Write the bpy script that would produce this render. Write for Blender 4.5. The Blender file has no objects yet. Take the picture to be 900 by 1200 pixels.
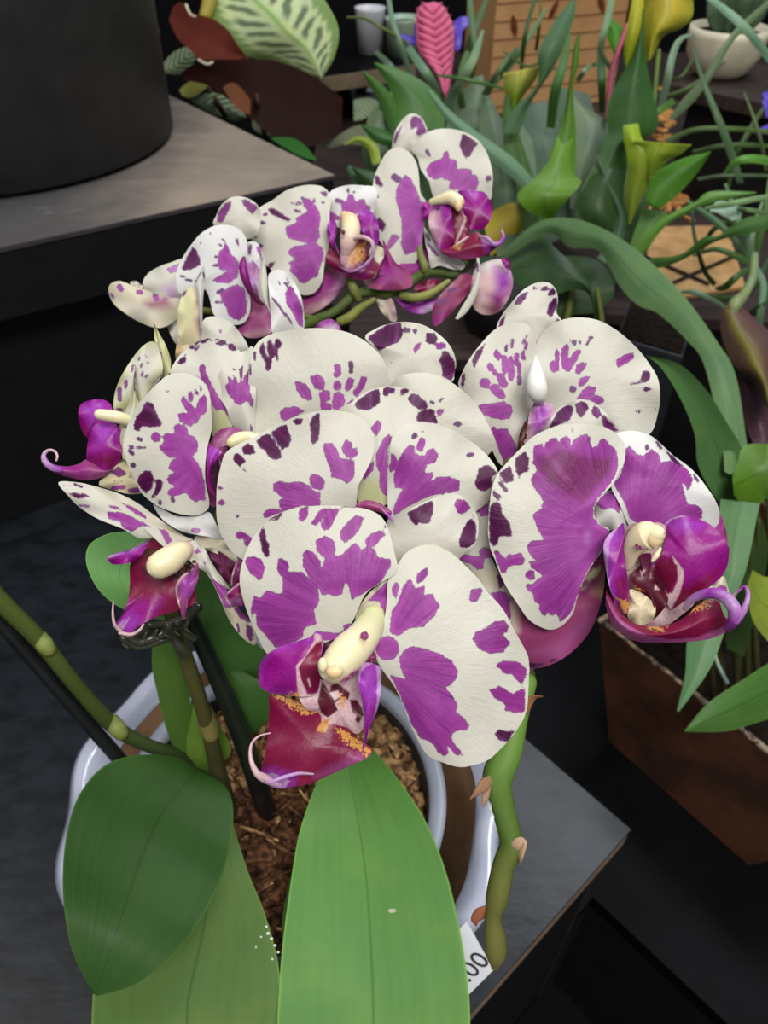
import bpy, bmesh, math, random
import numpy as np
from mathutils import Vector
random.seed(7)
rng = np.random.default_rng(11)
sc = bpy.context.scene
col = sc.collection
# ------------------------------------------------------------------ camera
CAM = Vector((0.0, 0.0, 1.35)); PITCH = math.radians(43); FPX = 900.0
cam_d = bpy.data.cameras.new('camera'); cam = bpy.data.objects.new('camera', cam_d); col.objects.link(cam)
cam.location = CAM; cam.rotation_euler = (math.radians(90) - PITCH, 0, 0)
cam_d.sensor_fit = 'VERTICAL'; cam_d.sensor_height = 24; cam_d.sensor_width = 18; cam_d.lens = 18.0
cam_d.clip_start = 0.01; cam_d.clip_end = 50
cam_d.dof.use_dof = True; cam_d.dof.focus_distance = 0.26; cam_d.dof.aperture_fstop = 12.0
sc.camera = cam
# ------------------------------------------------------------------ world, lights, exposure
w = bpy.data.worlds.new('shop_air'); sc.world = w; w.use_nodes = True
w.node_tree.nodes['Background'].inputs[0].default_value = (0.88, 0.93, 1.0, 1)
w.node_tree.nodes['Background'].inputs[1].default_value = 0.30
sc.view_settings.view_transform = 'Standard'; sc.view_settings.look = 'None'
sc.view_settings.gamma = 1; sc.view_settings.use_curve_mapping = False
sc.view_settings.exposure = 0.0
def area(name, loc, target, sx, sy, power, colr):
    l = bpy.data.lights.new(name, 'AREA'); l.shape = 'RECTANGLE'; l.size = sx; l.size_y = sy
    l.energy = power; l.color = colr
    o = bpy.data.objects.new(name, l); col.objects.link(o); o.location = loc
    o.rotation_euler = (Vector(target) - Vector(loc)).to_track_quat('-Z', 'Y').to_euler()
    return o
area('ceiling_lamp', (0.35, -0.75, 2.9), (0, 0.3, 0.9), 1.3, 0.5, 37, (1.0, 0.97, 0.92))
area('ceiling_lamp', (0.75, 1.25, 3.0), (0.3, 0.7, 0.8), 1.3, 0.4, 22, (0.90, 0.95, 1.0))
area('ceiling_lamp', (-1.3, 0.5, 2.9), (0, 0.3, 0.9), 0.5, 1.2, 8, (1.0, 0.97, 0.92))
# ------------------------------------------------------------------ projection helpers
cp, sp = math.cos(PITCH), math.sin(PITCH)
FWD = np.array([0, cp, -sp]); RGT = np.array([1.0, 0, 0]); UPV = np.array([0, sp, cp]); C0 = np.array(CAM)
def ray(x, y):
    x = np.asarray(x, float); y = np.asarray(y, float)
    return FWD + ((x - 450) / FPX)[..., None] * RGT + ((600 - y) / FPX)[..., None] * UPV
def W(x, y, d):
    return C0 + ray(x, y) * np.asarray(d, float)[..., None]
def onz(x, y, z):
    r = ray(x, y); return C0 + r * (z - C0[2]) / r[2]
def lin(c):
    return tuple(((v / 255) / 12.92 if v / 255 <= 0.04045 else ((v / 255 + 0.055) / 1.055) ** 2.4) for v in c[:3])
# ------------------------------------------------------------------ palette (sRGB)
PAL = dict(m=(180,70,174), d=(96,18,80), g=(112,78,116), p=(140,38,112), l=(206,150,212), w=(224,221,208), c=(228,219,194),
    magenta=(158,20,140), crimson=(134,18,66), maroon=(92,14,40), violet=(170,64,188), pink=(232,196,198), mauve=(170,84,140),
    gold=(222,160,80), peach=(240,208,160), cream=(238,226,186), ygreen=(214,216,164), black=(20,8,16), plum=(110,34,80),
    white=(236,235,232), lilac=(206,160,214), tan=(196,164,120), iris=(92,70,196), dusty=(158,62,114), brown=(96,52,40), orange=(214,120,70))
LP = {k: np.array(lin(v)) for k, v in PAL.items()}
# ------------------------------------------------------------------ node helpers
def mat(name):
    m = bpy.data.materials.new(name); m.use_nodes = True; nt = m.node_tree
    for n in list(nt.nodes): nt.nodes.remove(n)
    out = nt.nodes.new('ShaderNodeOutputMaterial'); b = nt.nodes.new('ShaderNodeBsdfPrincipled')
    nt.links.new(b.outputs[0], out.inputs[0]); return m, nt, b, out
class N:
    def __init__(s, nt): s.nt = nt
    def n(s, t, **k):
        x = s.nt.nodes.new(t)
        for a, v in k.items(): setattr(x, a, v)
        return x
    def put(s, sock, v):
        if hasattr(v, 'is_output') or isinstance(v, bpy.types.NodeSocket): s.nt.links.new(v, sock)
        elif v is not None: sock.default_value = v
    def math(s, op, a, b=None, c=None, clamp=False):
        x = s.n('ShaderNodeMath', operation=op, use_clamp=clamp); s.put(x.inputs[0], a)
        if b is not None: s.put(x.inputs[1], b)
        if c is not None: s.put(x.inputs[2], c)
        return x.outputs[0]
    def mix(s, f, a, b, bt='MIX'):
        x = s.n('ShaderNodeMix', data_type='RGBA', blend_type=bt); s.put(x.inputs[0], f)
        for i, v in ((6, a), (7, b)):
            if isinstance(v, tuple) and len(v) == 3: v = (*v, 1)
            s.put(x.inputs[i], v)
        return x.outputs[2]
    def attr(s, nm, o='Fac'):
        x = s.n('ShaderNodeAttribute', attribute_name=nm); return x.outputs[o]
    def noise(s, vec, scale, detail=2, rough=.5, dist=0):
        x = s.n('ShaderNodeTexNoise'); s.put(x.inputs['Vector'], vec); x.inputs['Scale'].default_value = scale
        x.inputs['Detail'].default_value = detail; x.inputs['Roughness'].default_value = rough; x.inputs['Distortion'].default_value = dist
        return x.outputs[0]
    def ramp(s, v, lo, hi, a=0.0, b=1.0, smooth=True):
        x = s.n('ShaderNodeMapRange', interpolation_type='SMOOTHSTEP' if smooth else 'LINEAR'); s.put(x.inputs[0], v)
        x.inputs[1].default_value = lo; x.inputs[2].default_value = hi; x.inputs[3].default_value = a; x.inputs[4].default_value = b
        return x.outputs[0]
    def obj(s): return s.n('ShaderNodeTexCoord').outputs['Object']
    def map(s, vec, sc_):
        x = s.n('ShaderNodeMapping'); s.put(x.inputs[0], vec); x.inputs['Scale'].default_value = sc_; return x.outputs[0]
    def bump(s, h, st, dist):
        x = s.n('ShaderNodeBump'); s.put(x.inputs['Height'], h); x.inputs['Strength'].default_value = st; x.inputs['Distance'].default_value = dist
        return x.outputs[0]
# ------------------------------------------------------------------ materials
def petal_material():
    m, nt, b, out = mat('orchid_petal'); n = N(nt); ob = n.obj()
    s = n.attr('s'); pv = n.attr('pv', 'Vector')
    jag = n.noise(ob, 700, 3, .6); streak = n.noise(n.map(pv, (5.5, .9, 1)), 1.0, 3, .6); fine = n.noise(n.map(pv, (16, 1.6, 1)), 1.0, 2, .5)
    sj = n.math('ADD', s, n.math('MULTIPLY', n.math('SUBTRACT', jag, .5), 4.2))
    sj = n.math('ADD', sj, n.math('MULTIPLY', n.math('SUBTRACT', fine, .5), 2.4))
    fac = n.ramp(sj, -.7, .8)
    edge = n.ramp(sj, .2, 1.9, .72, 0.0); halo = n.ramp(sj, 1.2, 7.5, .40, 0.0)
    ink = n.attr('ink', 'Color')
    dk = n.ramp(streak, .35, .68); ink2 = n.mix(n.math('MULTIPLY', dk, .72), ink, n.mix(1.0, ink, (.42, .25, .46), 'MULTIPLY'))
    brd = n.noise(n.map(pv, (1.5, .45, 1)), 1.0, 2, .55); ink2 = n.mix(n.ramp(brd, .52, .74, 0, .42), ink2, n.mix(.45, ink, lin((222, 130, 224))))
    ink2 = n.mix(n.ramp(brd, .30, .48, .65, 0), ink2, n.mix(1.0, ink, (.55, .38, .58), 'MULTIPLY'))
    sx = n.n('ShaderNodeSeparateXYZ'); n.put(sx.inputs[0], pv); rad_ = sx.outputs[1]
    ink2 = n.mix(n.ramp(rad_, .2, 1.5, .55, 0), ink2, n.mix(.5, ink, lin((210, 110, 212)))); ink2 = n.mix(n.ramp(rad_, 1.5, 3.2, 0, .5), ink2, n.mix(1.0, ink, (.66, .45, .52), 'MULTIPLY'))
    lt = n.ramp(fine, .52, .8); ink2 = n.mix(n.math('MULTIPLY', lt, .20), ink2, lin((205, 120, 208)))
    core = n.ramp(sj, 2.0, 8.0, 0, .34); ink2 = n.mix(core, ink2, n.mix(1.0, ink, (.55, .34, .55), 'MULTIPLY'))
    blo = n.noise(ob, 170, 3, .6); ink2 = n.mix(n.ramp(blo, .48, .72, 0, .40), ink2, n.mix(1.0, ink, (.52, .34, .55), 'MULTIPLY'))
    ink3 = n.mix(edge, ink2, lin((122, 84, 126)))
    base = n.attr('base', 'Color'); blot = n.noise(ob, 60, 2, .5)
    base2 = n.mix(n.ramp(blot, .35, .75, 0, .10), base, n.mix(1.0, base, (.90, .86, .82), 'MULTIPLY'))
    colr = n.mix(fac, base2, ink3)
    n.put(b.inputs['Base Color'], colr); b.inputs['Roughness'].default_value = .42; b.inputs['Specular IOR Level'].default_value = .35
    h = n.math('ADD', n.math('MULTIPLY', n.noise(ob, 330, 3, .55), 1.0), n.math('MULTIPLY', fine, .5))
    bp = n.bump(h, .35, .0007); n.put(b.inputs['Normal'], bp)
    tr = n.n('ShaderNodeBsdfTranslucent'); n.put(tr.inputs[0], colr)
    mx = n.n('ShaderNodeMixShader'); mx.inputs[0].default_value = .22
    nt.links.new(b.outputs[0], mx.inputs[1]); nt.links.new(tr.outputs[0], mx.inputs[2]); nt.links.new(mx.outputs[0], out.inputs[0])
    return m
def lip_material():
    m, nt, b, out = mat('orchid_lip'); n = N(nt); ob = n.obj(); pv = n.attr('pv', 'Vector')
    base = n.attr('base', 'Color'); spk = n.attr('spk')
    st = n.noise(n.map(pv, (12, 1.3, 1)), 1.0, 3, .6)
    c = n.mix(n.ramp(st, .4, .7, 0, .38), base, n.mix(1.0, base, (.45, .30, .50), 'MULTIPLY'))
    sn = n.noise(ob, 1300, 2, .5, .6); f = n.math('MULTIPLY', n.ramp(n.math('ADD', sn, n.math('MULTIPLY', spk, .22)), .62, .68), n.ramp(spk, .02, .2))
    c = n.mix(f, c, lin(PAL['gold']))
    n.put(b.inputs['Base Color'], c); b.inputs['Roughness'].default_value = .36; b.inputs['Specular IOR Level'].default_value = .4
    mot = n.noise(ob, 900, 2, .5); c2 = n.mix(n.ramp(mot, .52, .66, 0, .35), c, n.mix(1.0, c, (.5, .35, .5), 'MULTIPLY')); c = c2
    n.put(b.inputs['Base Color'], c); n.put(b.inputs['Normal'], n.bump(n.noise(ob, 500, 3, .5), .3, .0005))
    tr = n.n('ShaderNodeBsdfTranslucent'); n.put(tr.inputs[0], c)
    mx = n.n('ShaderNodeMixShader'); mx.inputs[0].default_value = .15
    nt.links.new(b.outputs[0], mx.inputs[1]); nt.links.new(tr.outputs[0], mx.inputs[2]); nt.links.new(mx.outputs[0], out.inputs[0])
    return m
def leaf_material(name, rough=.34, spec=.5, transl=.12, vein=.5, spots=False, rib=.025):
    m, nt, b, out = mat(name); n = N(nt); ob = n.obj(); uv = n.attr('uvw', 'Vector'); base = n.attr('base', 'Color')
    st = n.noise(n.map(uv, (9, 1.0, 1)), 1.0, 3, .6); bl = n.noise(ob, 28, 3, .6)
    c = n.mix(n.ramp(st, .38, .68, 0, vein * .5), base, n.mix(1.0, base, (.62, .72, .60), 'MULTIPLY'))
    c = n.mix(n.ramp(bl, .40, .75, 0, .34), c, n.mix(1.0, base, (1.6, 1.32, 1.0), 'MULTIPLY'))
    x = n.n('ShaderNodeSeparateXYZ'); n.put(x.inputs[0], uv); av = n.math('ABSOLUTE', x.outputs[0])
    c = n.mix(n.ramp(av, .0, rib, .6, 0), c, n.mix(1.0, base, (.42, .50, .42), 'MULTIPLY'))
    c = n.mix(n.ramp(av, .965, .995, 0, .55), c, n.mix(1.0, base, (2.2, 1.9, 1.3), 'MULTIPLY'))
    if spots:
        c = n.mix(n.ramp(n.noise(ob, 420, 1, .3), .80, .84, 0, .8), c, lin((205, 215, 170)))
    n.put(b.inputs['Base Color'], c); b.inputs['Roughness'].default_value = rough; b.inputs['Specular IOR Level'].default_value = spec
    n.put(b.inputs['Normal'], n.bump(n.math('ADD', st, n.math('MULTIPLY', n.noise(ob, 160, 2, .5), .6)), .22, .0012))
    tr = n.n('ShaderNodeBsdfTranslucent'); n.put(tr.inputs[0], c)
    mx = n.n('ShaderNodeMixShader'); mx.inputs[0].default_value = transl
    nt.links.new(b.outputs[0], mx.inputs[1]); nt.links.new(tr.outputs[0], mx.inputs[2]); nt.links.new(mx.outputs[0], out.inputs[0])
    return m
def plain(name, c1, c2=None, rough=.5, spec=.5, scale=40, bump=.2, bdist=.001, detail=4, lo=.35, hi=.7, stretch=(1, 1, 1), metal=0, coat=0):
    m, nt, b, out = mat(name); n = N(nt); ob = n.obj(); v = n.map(ob, stretch)
    t = n.noise(v, scale, detail, .6)
    c = n.mix(n.ramp(t, lo, hi), lin(c1), lin(c2 or c1)); n.put(b.inputs['Base Color'], c)
    b.inputs['Roughness'].default_value = rough; b.inputs['Specular IOR Level'].default_value = spec; b.inputs['Metallic'].default_value = metal
    b.inputs['Coat Weight'].default_value = coat; b.inputs['Coat Roughness'].default_value = .08
    if bump: n.put(b.inputs['Normal'], n.bump(n.noise(v, scale * 2, detail, .6), bump, bdist))
    return m
def column_material():
    m, nt, b, out = mat('orchid_column'); n = N(nt)
    n.put(b.inputs['Base Color'], n.attr('base', 'Color')); b.inputs['Roughness'].default_value = .38
    b.inputs['Subsurface Weight'].default_value = .35; b.inputs['Subsurface Radius'].default_value = (.6, .4, .2); b.inputs['Subsurface Scale'].default_value = .004
    n.put(b.inputs['Normal'], n.bump(n.noise(n.obj(), 300, 2, .5), .12, .0004)); return m
M = dict(column=column_material(), petal=petal_material(), lip=lip_material(), leaf=leaf_material('orchid_leaf', .48, .22, .08, .5),
    bgleaf=leaf_material('calla_leaf', .42, .4, .2, .9, True, .07), maroonleaf=leaf_material('maroon_leaf_back', .6, .08, .02, .3), soft=leaf_material('patterned_leaf', .5, .2, .10, .2))
# ------------------------------------------------------------------ object helpers
def tag(o, label=None, cat=None, group=None, kind=None):
    if label: o['label'] = label
    if cat: o['category'] = cat
    if group: o['group'] = group
    if kind: o['kind'] = kind
    return o
def empty(name, loc, parent=None, **k):
    o = bpy.data.objects.new(name, None); col.objects.link(o); o.empty_display_size = .01
    loc = Vector(loc)
    o['_w'] = list(loc)
    if parent is not None: o.parent = parent; o.location = loc - Vector(parent['_w'])
    else: o.location = loc
    return tag(o, **k)
def link(name, co, faces, m, parent=None, smooth=True, attrs=None, origin=None, **k):
    co = np.asarray(co, float)
    c = co.mean(0) if origin is None else np.asarray(origin, float)
    if parent is None and origin is None: c = np.array([c[0], c[1], co[:, 2].min()])
    me = bpy.data.meshes.new(name); me.from_pydata((co - c).tolist(), [], faces); me.update()
    if smooth: me.polygons.foreach_set('use_smooth', [True] * len(me.polygons))
    for nm, (ty, dat) in (attrs or {}).items():
        a = me.attributes.new(nm, ty, 'POINT'); key = {'FLOAT': 'value', 'FLOAT_VECTOR': 'vector', 'FLOAT_COLOR': 'color'}[ty]
        a.data.foreach_set(key, np.asarray(dat, np.float32).ravel())
    me.materials.append(m)
    o = bpy.data.objects.new(name, me); col.objects.link(o); o['_w'] = list(c)
    if parent is not None: o.parent = parent; o.location = Vector(c) - Vector(parent['_w'])
    else: o.location = Vector(c)
    return tag(o, **k)
def shell(G, T, closed_u, attrs_in):
    """G: (nu, nv, 3) front grid, T: (nu, nv, 3) offset to the back. Returns co, faces, attrs with own rim vertices."""
    nu, nv = G.shape[:2]; idx = np.arange(nu * nv).reshape(nu, nv)
    a = idx[:-1, :-1].ravel(); b = idx[1:, :-1].ravel(); c = idx[1:, 1:].ravel(); d = idx[:-1, 1:].ravel()
    F = [np.stack([a, b, c, d], 1)]
    if closed_u:
        F.append(np.stack([idx[-1, :-1], idx[0, :-1], idx[0, 1:], idx[-1, 1:]], 1))
    F = np.concatenate(F); n = nu * nv
    front = G.reshape(-1, 3); back = (G + T).reshape(-1, 3)
    loop = idx[:, -1].tolist() + [idx[0, -1]] if closed_u else idx[:, 0].tolist() + idx[-1, 1:].tolist() + idx[:-1, -1][::-1].tolist() + idx[0, 1:-1][::-1].tolist() + [idx[0, 0]]
    loop = np.array(loop[:-1]); k = len(loop); r = np.arange(k); r2 = (r + 1) % k
    rim = np.stack([2 * n + r, 2 * n + r2, 2 * n + k + r2, 2 * n + k + r], 1)
    co = np.concatenate([front, back, front[loop], back[loop]])
    faces = F.tolist() + (F[:, ::-1] + n).tolist() + rim.tolist()
    at = {}
    for nm, (ty, dat) in attrs_in.items():
        dat = np.asarray(dat); dat = dat.reshape(n, -1) if dat.ndim > 2 or ty != 'FLOAT' else dat.reshape(n)
        at[nm] = (ty, np.concatenate([dat, dat, dat[loop], dat[loop]]))
    return co, faces, at
def spline(P, n, closed=False):
    P = np.asarray(P, float); k = len(P)
    if closed: Q = np.concatenate([P[-1:], P, P[:2]]); segs = k
    else: Q = np.concatenate([2 * P[:1] - P[1:2], P, 2 * P[-1:] - P[-2:-1]]); segs = k - 1
    t = np.linspace(0, 1, 16, endpoint=False)[:, None]; outp = []
    for i in range(segs):
        p0, p1, p2, p3 = Q[i], Q[i + 1], Q[i + 2], Q[i + 3]
        outp.append(.5 * ((2 * p1) + (-p0 + p2) * t + (2 * p0 - 5 * p1 + 4 * p2 - p3) * t * t + (-p0 + 3 * p1 - 3 * p2 + p3) * t ** 3))
    D = np.concatenate(outp + [P[:1] if closed else P[-1:]])
    L = np.r_[0, np.cumsum(np.linalg.norm(np.diff(D[:, :2], axis=0), axis=1))]
    s = np.linspace(0, L[-1], n, endpoint=not closed)
    return np.stack([np.interp(s, L, D[:, j]) for j in range(D.shape[1])], 1)
FR = dict(R=(0,0,1), A1=(270,580,4.5), A2=(440,630,4.285), A3=(280,730,5), A4=(240,470,4.2857), A5=(400,440,4.2857), A6=(280,370,4.5), A7=(420,370,4.5),
    A8=(450,570,5.625), B1=(565,485,4.617), B2=(690,490,4.5), B3=(690,580,4.5), B4=(570,640,5.625), B5=(530,320,5), B6=(610,360,5), B7=(130,380,5),
    B8=(40,370,5), C1=(60,550,3.6), C2=(120,220,4.737), C3=(200,280,5.294), C4=(280,200,5), C5=(420,120,4.737), C6=(340,280,3.214), C7=(230,570,6),
    C8=(120,700,4.286), D1=(160,0,3.75), D2=(380,0,4.09), D3=(560,0,4.09), D4=(700,0,4.5), D5=(700,160,4.5), D6=(560,160,4.5), D7=(740,380,5),
    D8=(700,640,3.16), E1=(500,1000,5.625), E2=(250,880,4.615), E3=(420,800,3.75), E4=(540,790,5.718), H3=(0,680,2.309), H6=(680,200,1.714), G2=(400,0,1.8))
def pts(fr, s):
    ox, oy, k = FR[fr]
    a = np.array([[float(v) for v in t.split(',')] for t in s.split()])
    a[:, 0] = ox + a[:, 0] / k; a[:, 1] = oy + a[:, 1] / k
    if a.shape[1] > 2: a[:, 2] /= k
    return a
def sdf_poly(x, y, P):
    d = np.full(x.shape, 1e9); ins = np.zeros(x.shape, bool); n = len(P)
    for i in range(n):
        a = P[i]; b = P[(i + 1) % n]; e = b - a; wx = x - a[0]; wy = y - a[1]
        t = np.clip((wx * e[0] + wy * e[1]) / max(e @ e, 1e-9), 0, 1)
        d = np.minimum(d, (wx - e[0] * t) ** 2 + (wy - e[1] * t) ** 2)
        c = (a[1] > y) != (b[1] > y)
        if abs(e[1]) > 1e-9: ins ^= c & (x < e[0] * (y - a[1]) / e[1] + a[0])
    d = np.sqrt(d); return np.where(ins, d, -d)
def spot_list(fr, s):
    """'m x,y x,y ... | g x1,y1,x2,y2,r | B1/m ...' -> [(kind, type, data)]"""
    res = []
    for it in (s or '').split('|'):
        tk = it.split()
        if not tk: continue
        f = fr; kd = tk[0]
        if '/' in kd: f, kd = kd.split('/')
        ox, oy, k = FR[f]; poly = []
        for t in tk[1:]:
            v = [float(q) for q in t.split(',')]
            if len(v) == 5: res.append((kd, 'c', ((v[0] / k + ox, v[1] / k + oy), (v[2] / k + ox, v[3] / k + oy), v[4] / k)))
            else: poly.append((v[0] / k + ox, v[1] / k + oy))
        if poly: res.append((kd, 'p', np.array(poly)))
    return res
def sdf(sp_, x, y):
    kd, ty, dat = sp_
    if ty == 'p': return sdf_poly(x, y, dat)
    a, b, r = dat; a = np.array(a); e = np.array(b) - a; wx = x - a[0]; wy = y - a[1]
    t = np.clip((wx * e[0] + wy * e[1]) / max(e @ e, 1e-9), 0, 1)
    return r - np.hypot(wx - e[0] * t, wy - e[1] * t)
def surface_attrs(X, Y, fr, base, spots, paint, vein, seed, ink_paint=None):
    s = np.full(X.shape, -8.0); ink = np.broadcast_to(LP['m'], X.shape + (3,)).copy()
    for q in spot_list(fr, spots):
        v = sdf(q, X, Y); up = v > s; s = np.maximum(s, v); ink[up] = LP[q[0]]
    for q in spot_list(fr, ink_paint):
        f = np.clip(sdf(q, X, Y) / 10 + .35, 0, 1)[..., None]; ink = ink * (1 - f) + LP[q[0]] * f
    bc = np.broadcast_to(LP[base], X.shape + (3,)).copy(); spk = np.zeros(X.shape)
    for q in spot_list(fr, paint):
        kd = q[0]; soft = 1.6
        if kd.endswith('~'): kd = kd[:-1]; soft = 14.0
        f = np.clip(sdf(q, X, Y) / soft + .5, 0, 1)
        if kd == 'spk': spk = np.maximum(spk, np.clip(sdf(q, X, Y) / 5 + .5, 0, 1)); continue
        f = f[..., None]; bc = bc * (1 - f) + LP[kd] * f
    ang = np.arctan2(Y - vein[1], X - vein[0]); r = np.hypot(X - vein[0], Y - vein[1])
    # keep the angle continuous across the petal
    am = math.atan2(Y.mean() - vein[1], X.mean() - vein[0]); ang = (ang - am + math.pi) % (2 * math.pi) - math.pi
    pv = np.stack([ang * 6, r / 60, np.full(X.shape, seed)], -1)
    one = np.ones(X.shape + (1,))
    return {'s': ('FLOAT', s), 'ink': ('FLOAT_COLOR', np.concatenate([ink, one], -1)), 'base': ('FLOAT_COLOR', np.concatenate([bc, one], -1)),
            'spk': ('FLOAT', spk), 'pv': ('FLOAT_VECTOR', pv)}
SEED = [0]
def sheet(parent, name, fr, outline, d, spots='', base='w', paint='', c=None, gx=0, gy=0, bowl=.004, ruf=.0015, k=5, vein=None, m='petal',
          dense=1.0, thick=.0006, label=None, ink_paint=None, crease=0):
    """a petal: traced outline, laid at its own distance and tilt (gx, gy: metres deeper per 100 px), cupped and ruffled, with real thickness"""
    SEED[0] += 1; seed = SEED[0] * 3.7
    P = pts(fr, outline); ctr = P.mean(0) if c is None else pts(fr, c)[0]
    per = np.linalg.norm(np.diff(np.r_[P, P[:1]], axis=0), axis=1).sum(); R = np.linalg.norm(P - ctr, axis=1).max()
    na = int(np.clip(per / 3.6 * dense, 28, 260)); nr = int(np.clip(R / 2.6 * dense, 7, 64))
    B = spline(P, na, True); rr = (np.arange(nr) / (nr - 1)) ** .85
    rr[0] = .012
    X = ctr[0] + (B[:, 0] - ctr[0])[:, None] * rr; Y = ctr[1] + (B[:, 1] - ctr[1])[:, None] * rr
    v = ctr if vein is None else pts(fr, vein)[0] if isinstance(vein, str) else np.array(vein)
    th = np.linspace(0, 2 * math.pi, na, endpoint=False)[:, None]
    ph = (seed * 1.3) % 6.28
    und = .45 * R / 100 * .0016 * (np.sin(X / 17 + ph) * np.cos(Y / 21 + ph * 2) * rr)
    D = d + gx * (X - ctr[0]) / 100 + gy * (Y - ctr[1]) / 100 + bowl * (.25 * rr ** 2 + .75 * (np.hypot(X - ctr[0], Y - ctr[1]) / R) ** 2) + ruf * rr ** 3 * np.sin(k * th + ph) + und
    if crease: D = D + crease * np.exp(-((np.abs((X - v[0]) * (ctr[1] - v[1]) - (Y - v[1]) * (ctr[0] - v[0])) / (np.hypot(*(ctr - v)) + 1e-6)) / 6) ** 2)
    G = W(X, Y, D); T = ray(X, Y); T = T / np.linalg.norm(T, axis=-1, keepdims=True) * thick
    at = surface_attrs(X, Y, fr, base, spots, paint, v, seed, ink_paint)
    co, faces, at = shell(G, T, True, at)
    idx = np.arange(na) * nr; n = na * nr
    faces.append(idx[::-1].tolist()); faces.append((idx + n).tolist())
    return link(name, co, faces, M[m], parent, attrs=at, label=label)
def strip(parent, name, fr, L, Rr, d, base='w', spots='', paint='', fold=0.0, roll=0.0, m='leaf', nu=40, nv=14, thick=.0010, colour=None, wave=0, label=None,
          cfun=None, vein=None, **k):
    """a leaf or strap between two traced edges; d: distances along its length"""
    SEED[0] += 1; seed = SEED[0] * 2.3
    A = spline(pts(fr, L), nu); B = spline(pts(fr, Rr), nu); u = np.linspace(0, 1, nu)[:, None]; v = np.linspace(-1, 1, nv)[None]
    X = A[:, 0:1] * (1 - v) / 2 + B[:, 0:1] * (1 + v) / 2; Y = A[:, 1:2] * (1 - v) / 2 + B[:, 1:2] * (1 + v) / 2
    D = np.interp(u, np.linspace(0, 1, len(d)), d) + fold * np.abs(v) ** 1.3 * np.sin(np.clip(u, .04, .96) * math.pi) ** .5 + roll * v + wave * np.sin(u * 9 + seed) * v ** 2
    ds = spline(np.stack([np.linspace(0, 1, len(d)), np.array(d, float)], 1), nu)[:, 1:2] if len(d) > 2 else None
    if ds is not None: D = D - np.interp(u, np.linspace(0, 1, len(d)), d) + ds
    G = W(X, Y, D); T = ray(X, Y); T = T / np.linalg.norm(T, axis=-1, keepdims=True) * thick
    if m in ('petal', 'lip', 'column'):
        at = surface_attrs(X, Y, fr, base, spots, paint, (X.mean(), Y.mean()) if vein is None else pts(fr, vein)[0], seed)
    else:
        cc = np.array(lin(colour)) if colour else LP[base]; bc = np.ones((nu, nv, 4)); bc[..., :3] = cc
        if cfun: bc[..., :3] = cfun(np.broadcast_to(u, X.shape), np.broadcast_to(v, X.shape), cc)
        at = {'base': ('FLOAT_COLOR', bc), 'uvw': ('FLOAT_VECTOR', np.stack([np.broadcast_to(v, X.shape), np.broadcast_to(u * 3, X.shape), np.full(X.shape, seed)], -1))}
    co, faces, at = shell(G, T, False, at)
    return link(name, co, faces, M[m] if isinstance(m, str) else m, parent, attrs=at, label=label, **k)
def ribbon(parent, name, fr, cl, d, colour, roll=0.0, **k):
    """a blade along a traced centre line: x,y,halfwidth"""
    P = spline(pts(fr, cl), 24); t = np.gradient(P[:, :2], axis=0); t /= np.linalg.norm(t, axis=1, keepdims=True) + 1e-9
    nrm = np.stack([t[:, 1], -t[:, 0]], 1); h = np.maximum(P[:, 2:3], .15)
    A = P[:, :2] - nrm * h; B = P[:, :2] + nrm * h
    f = lambda Q: ' '.join('%.2f,%.2f' % (a, b) for a, b in Q[::2 if len(Q) > 20 else 1].tolist() + [Q[-1].tolist()])
    k.setdefault('nu', 24); k.setdefault('nv', 5)
    return strip(parent, name, 'R', f(A), f(B), d, colour=colour, roll=roll, **k)
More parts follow.
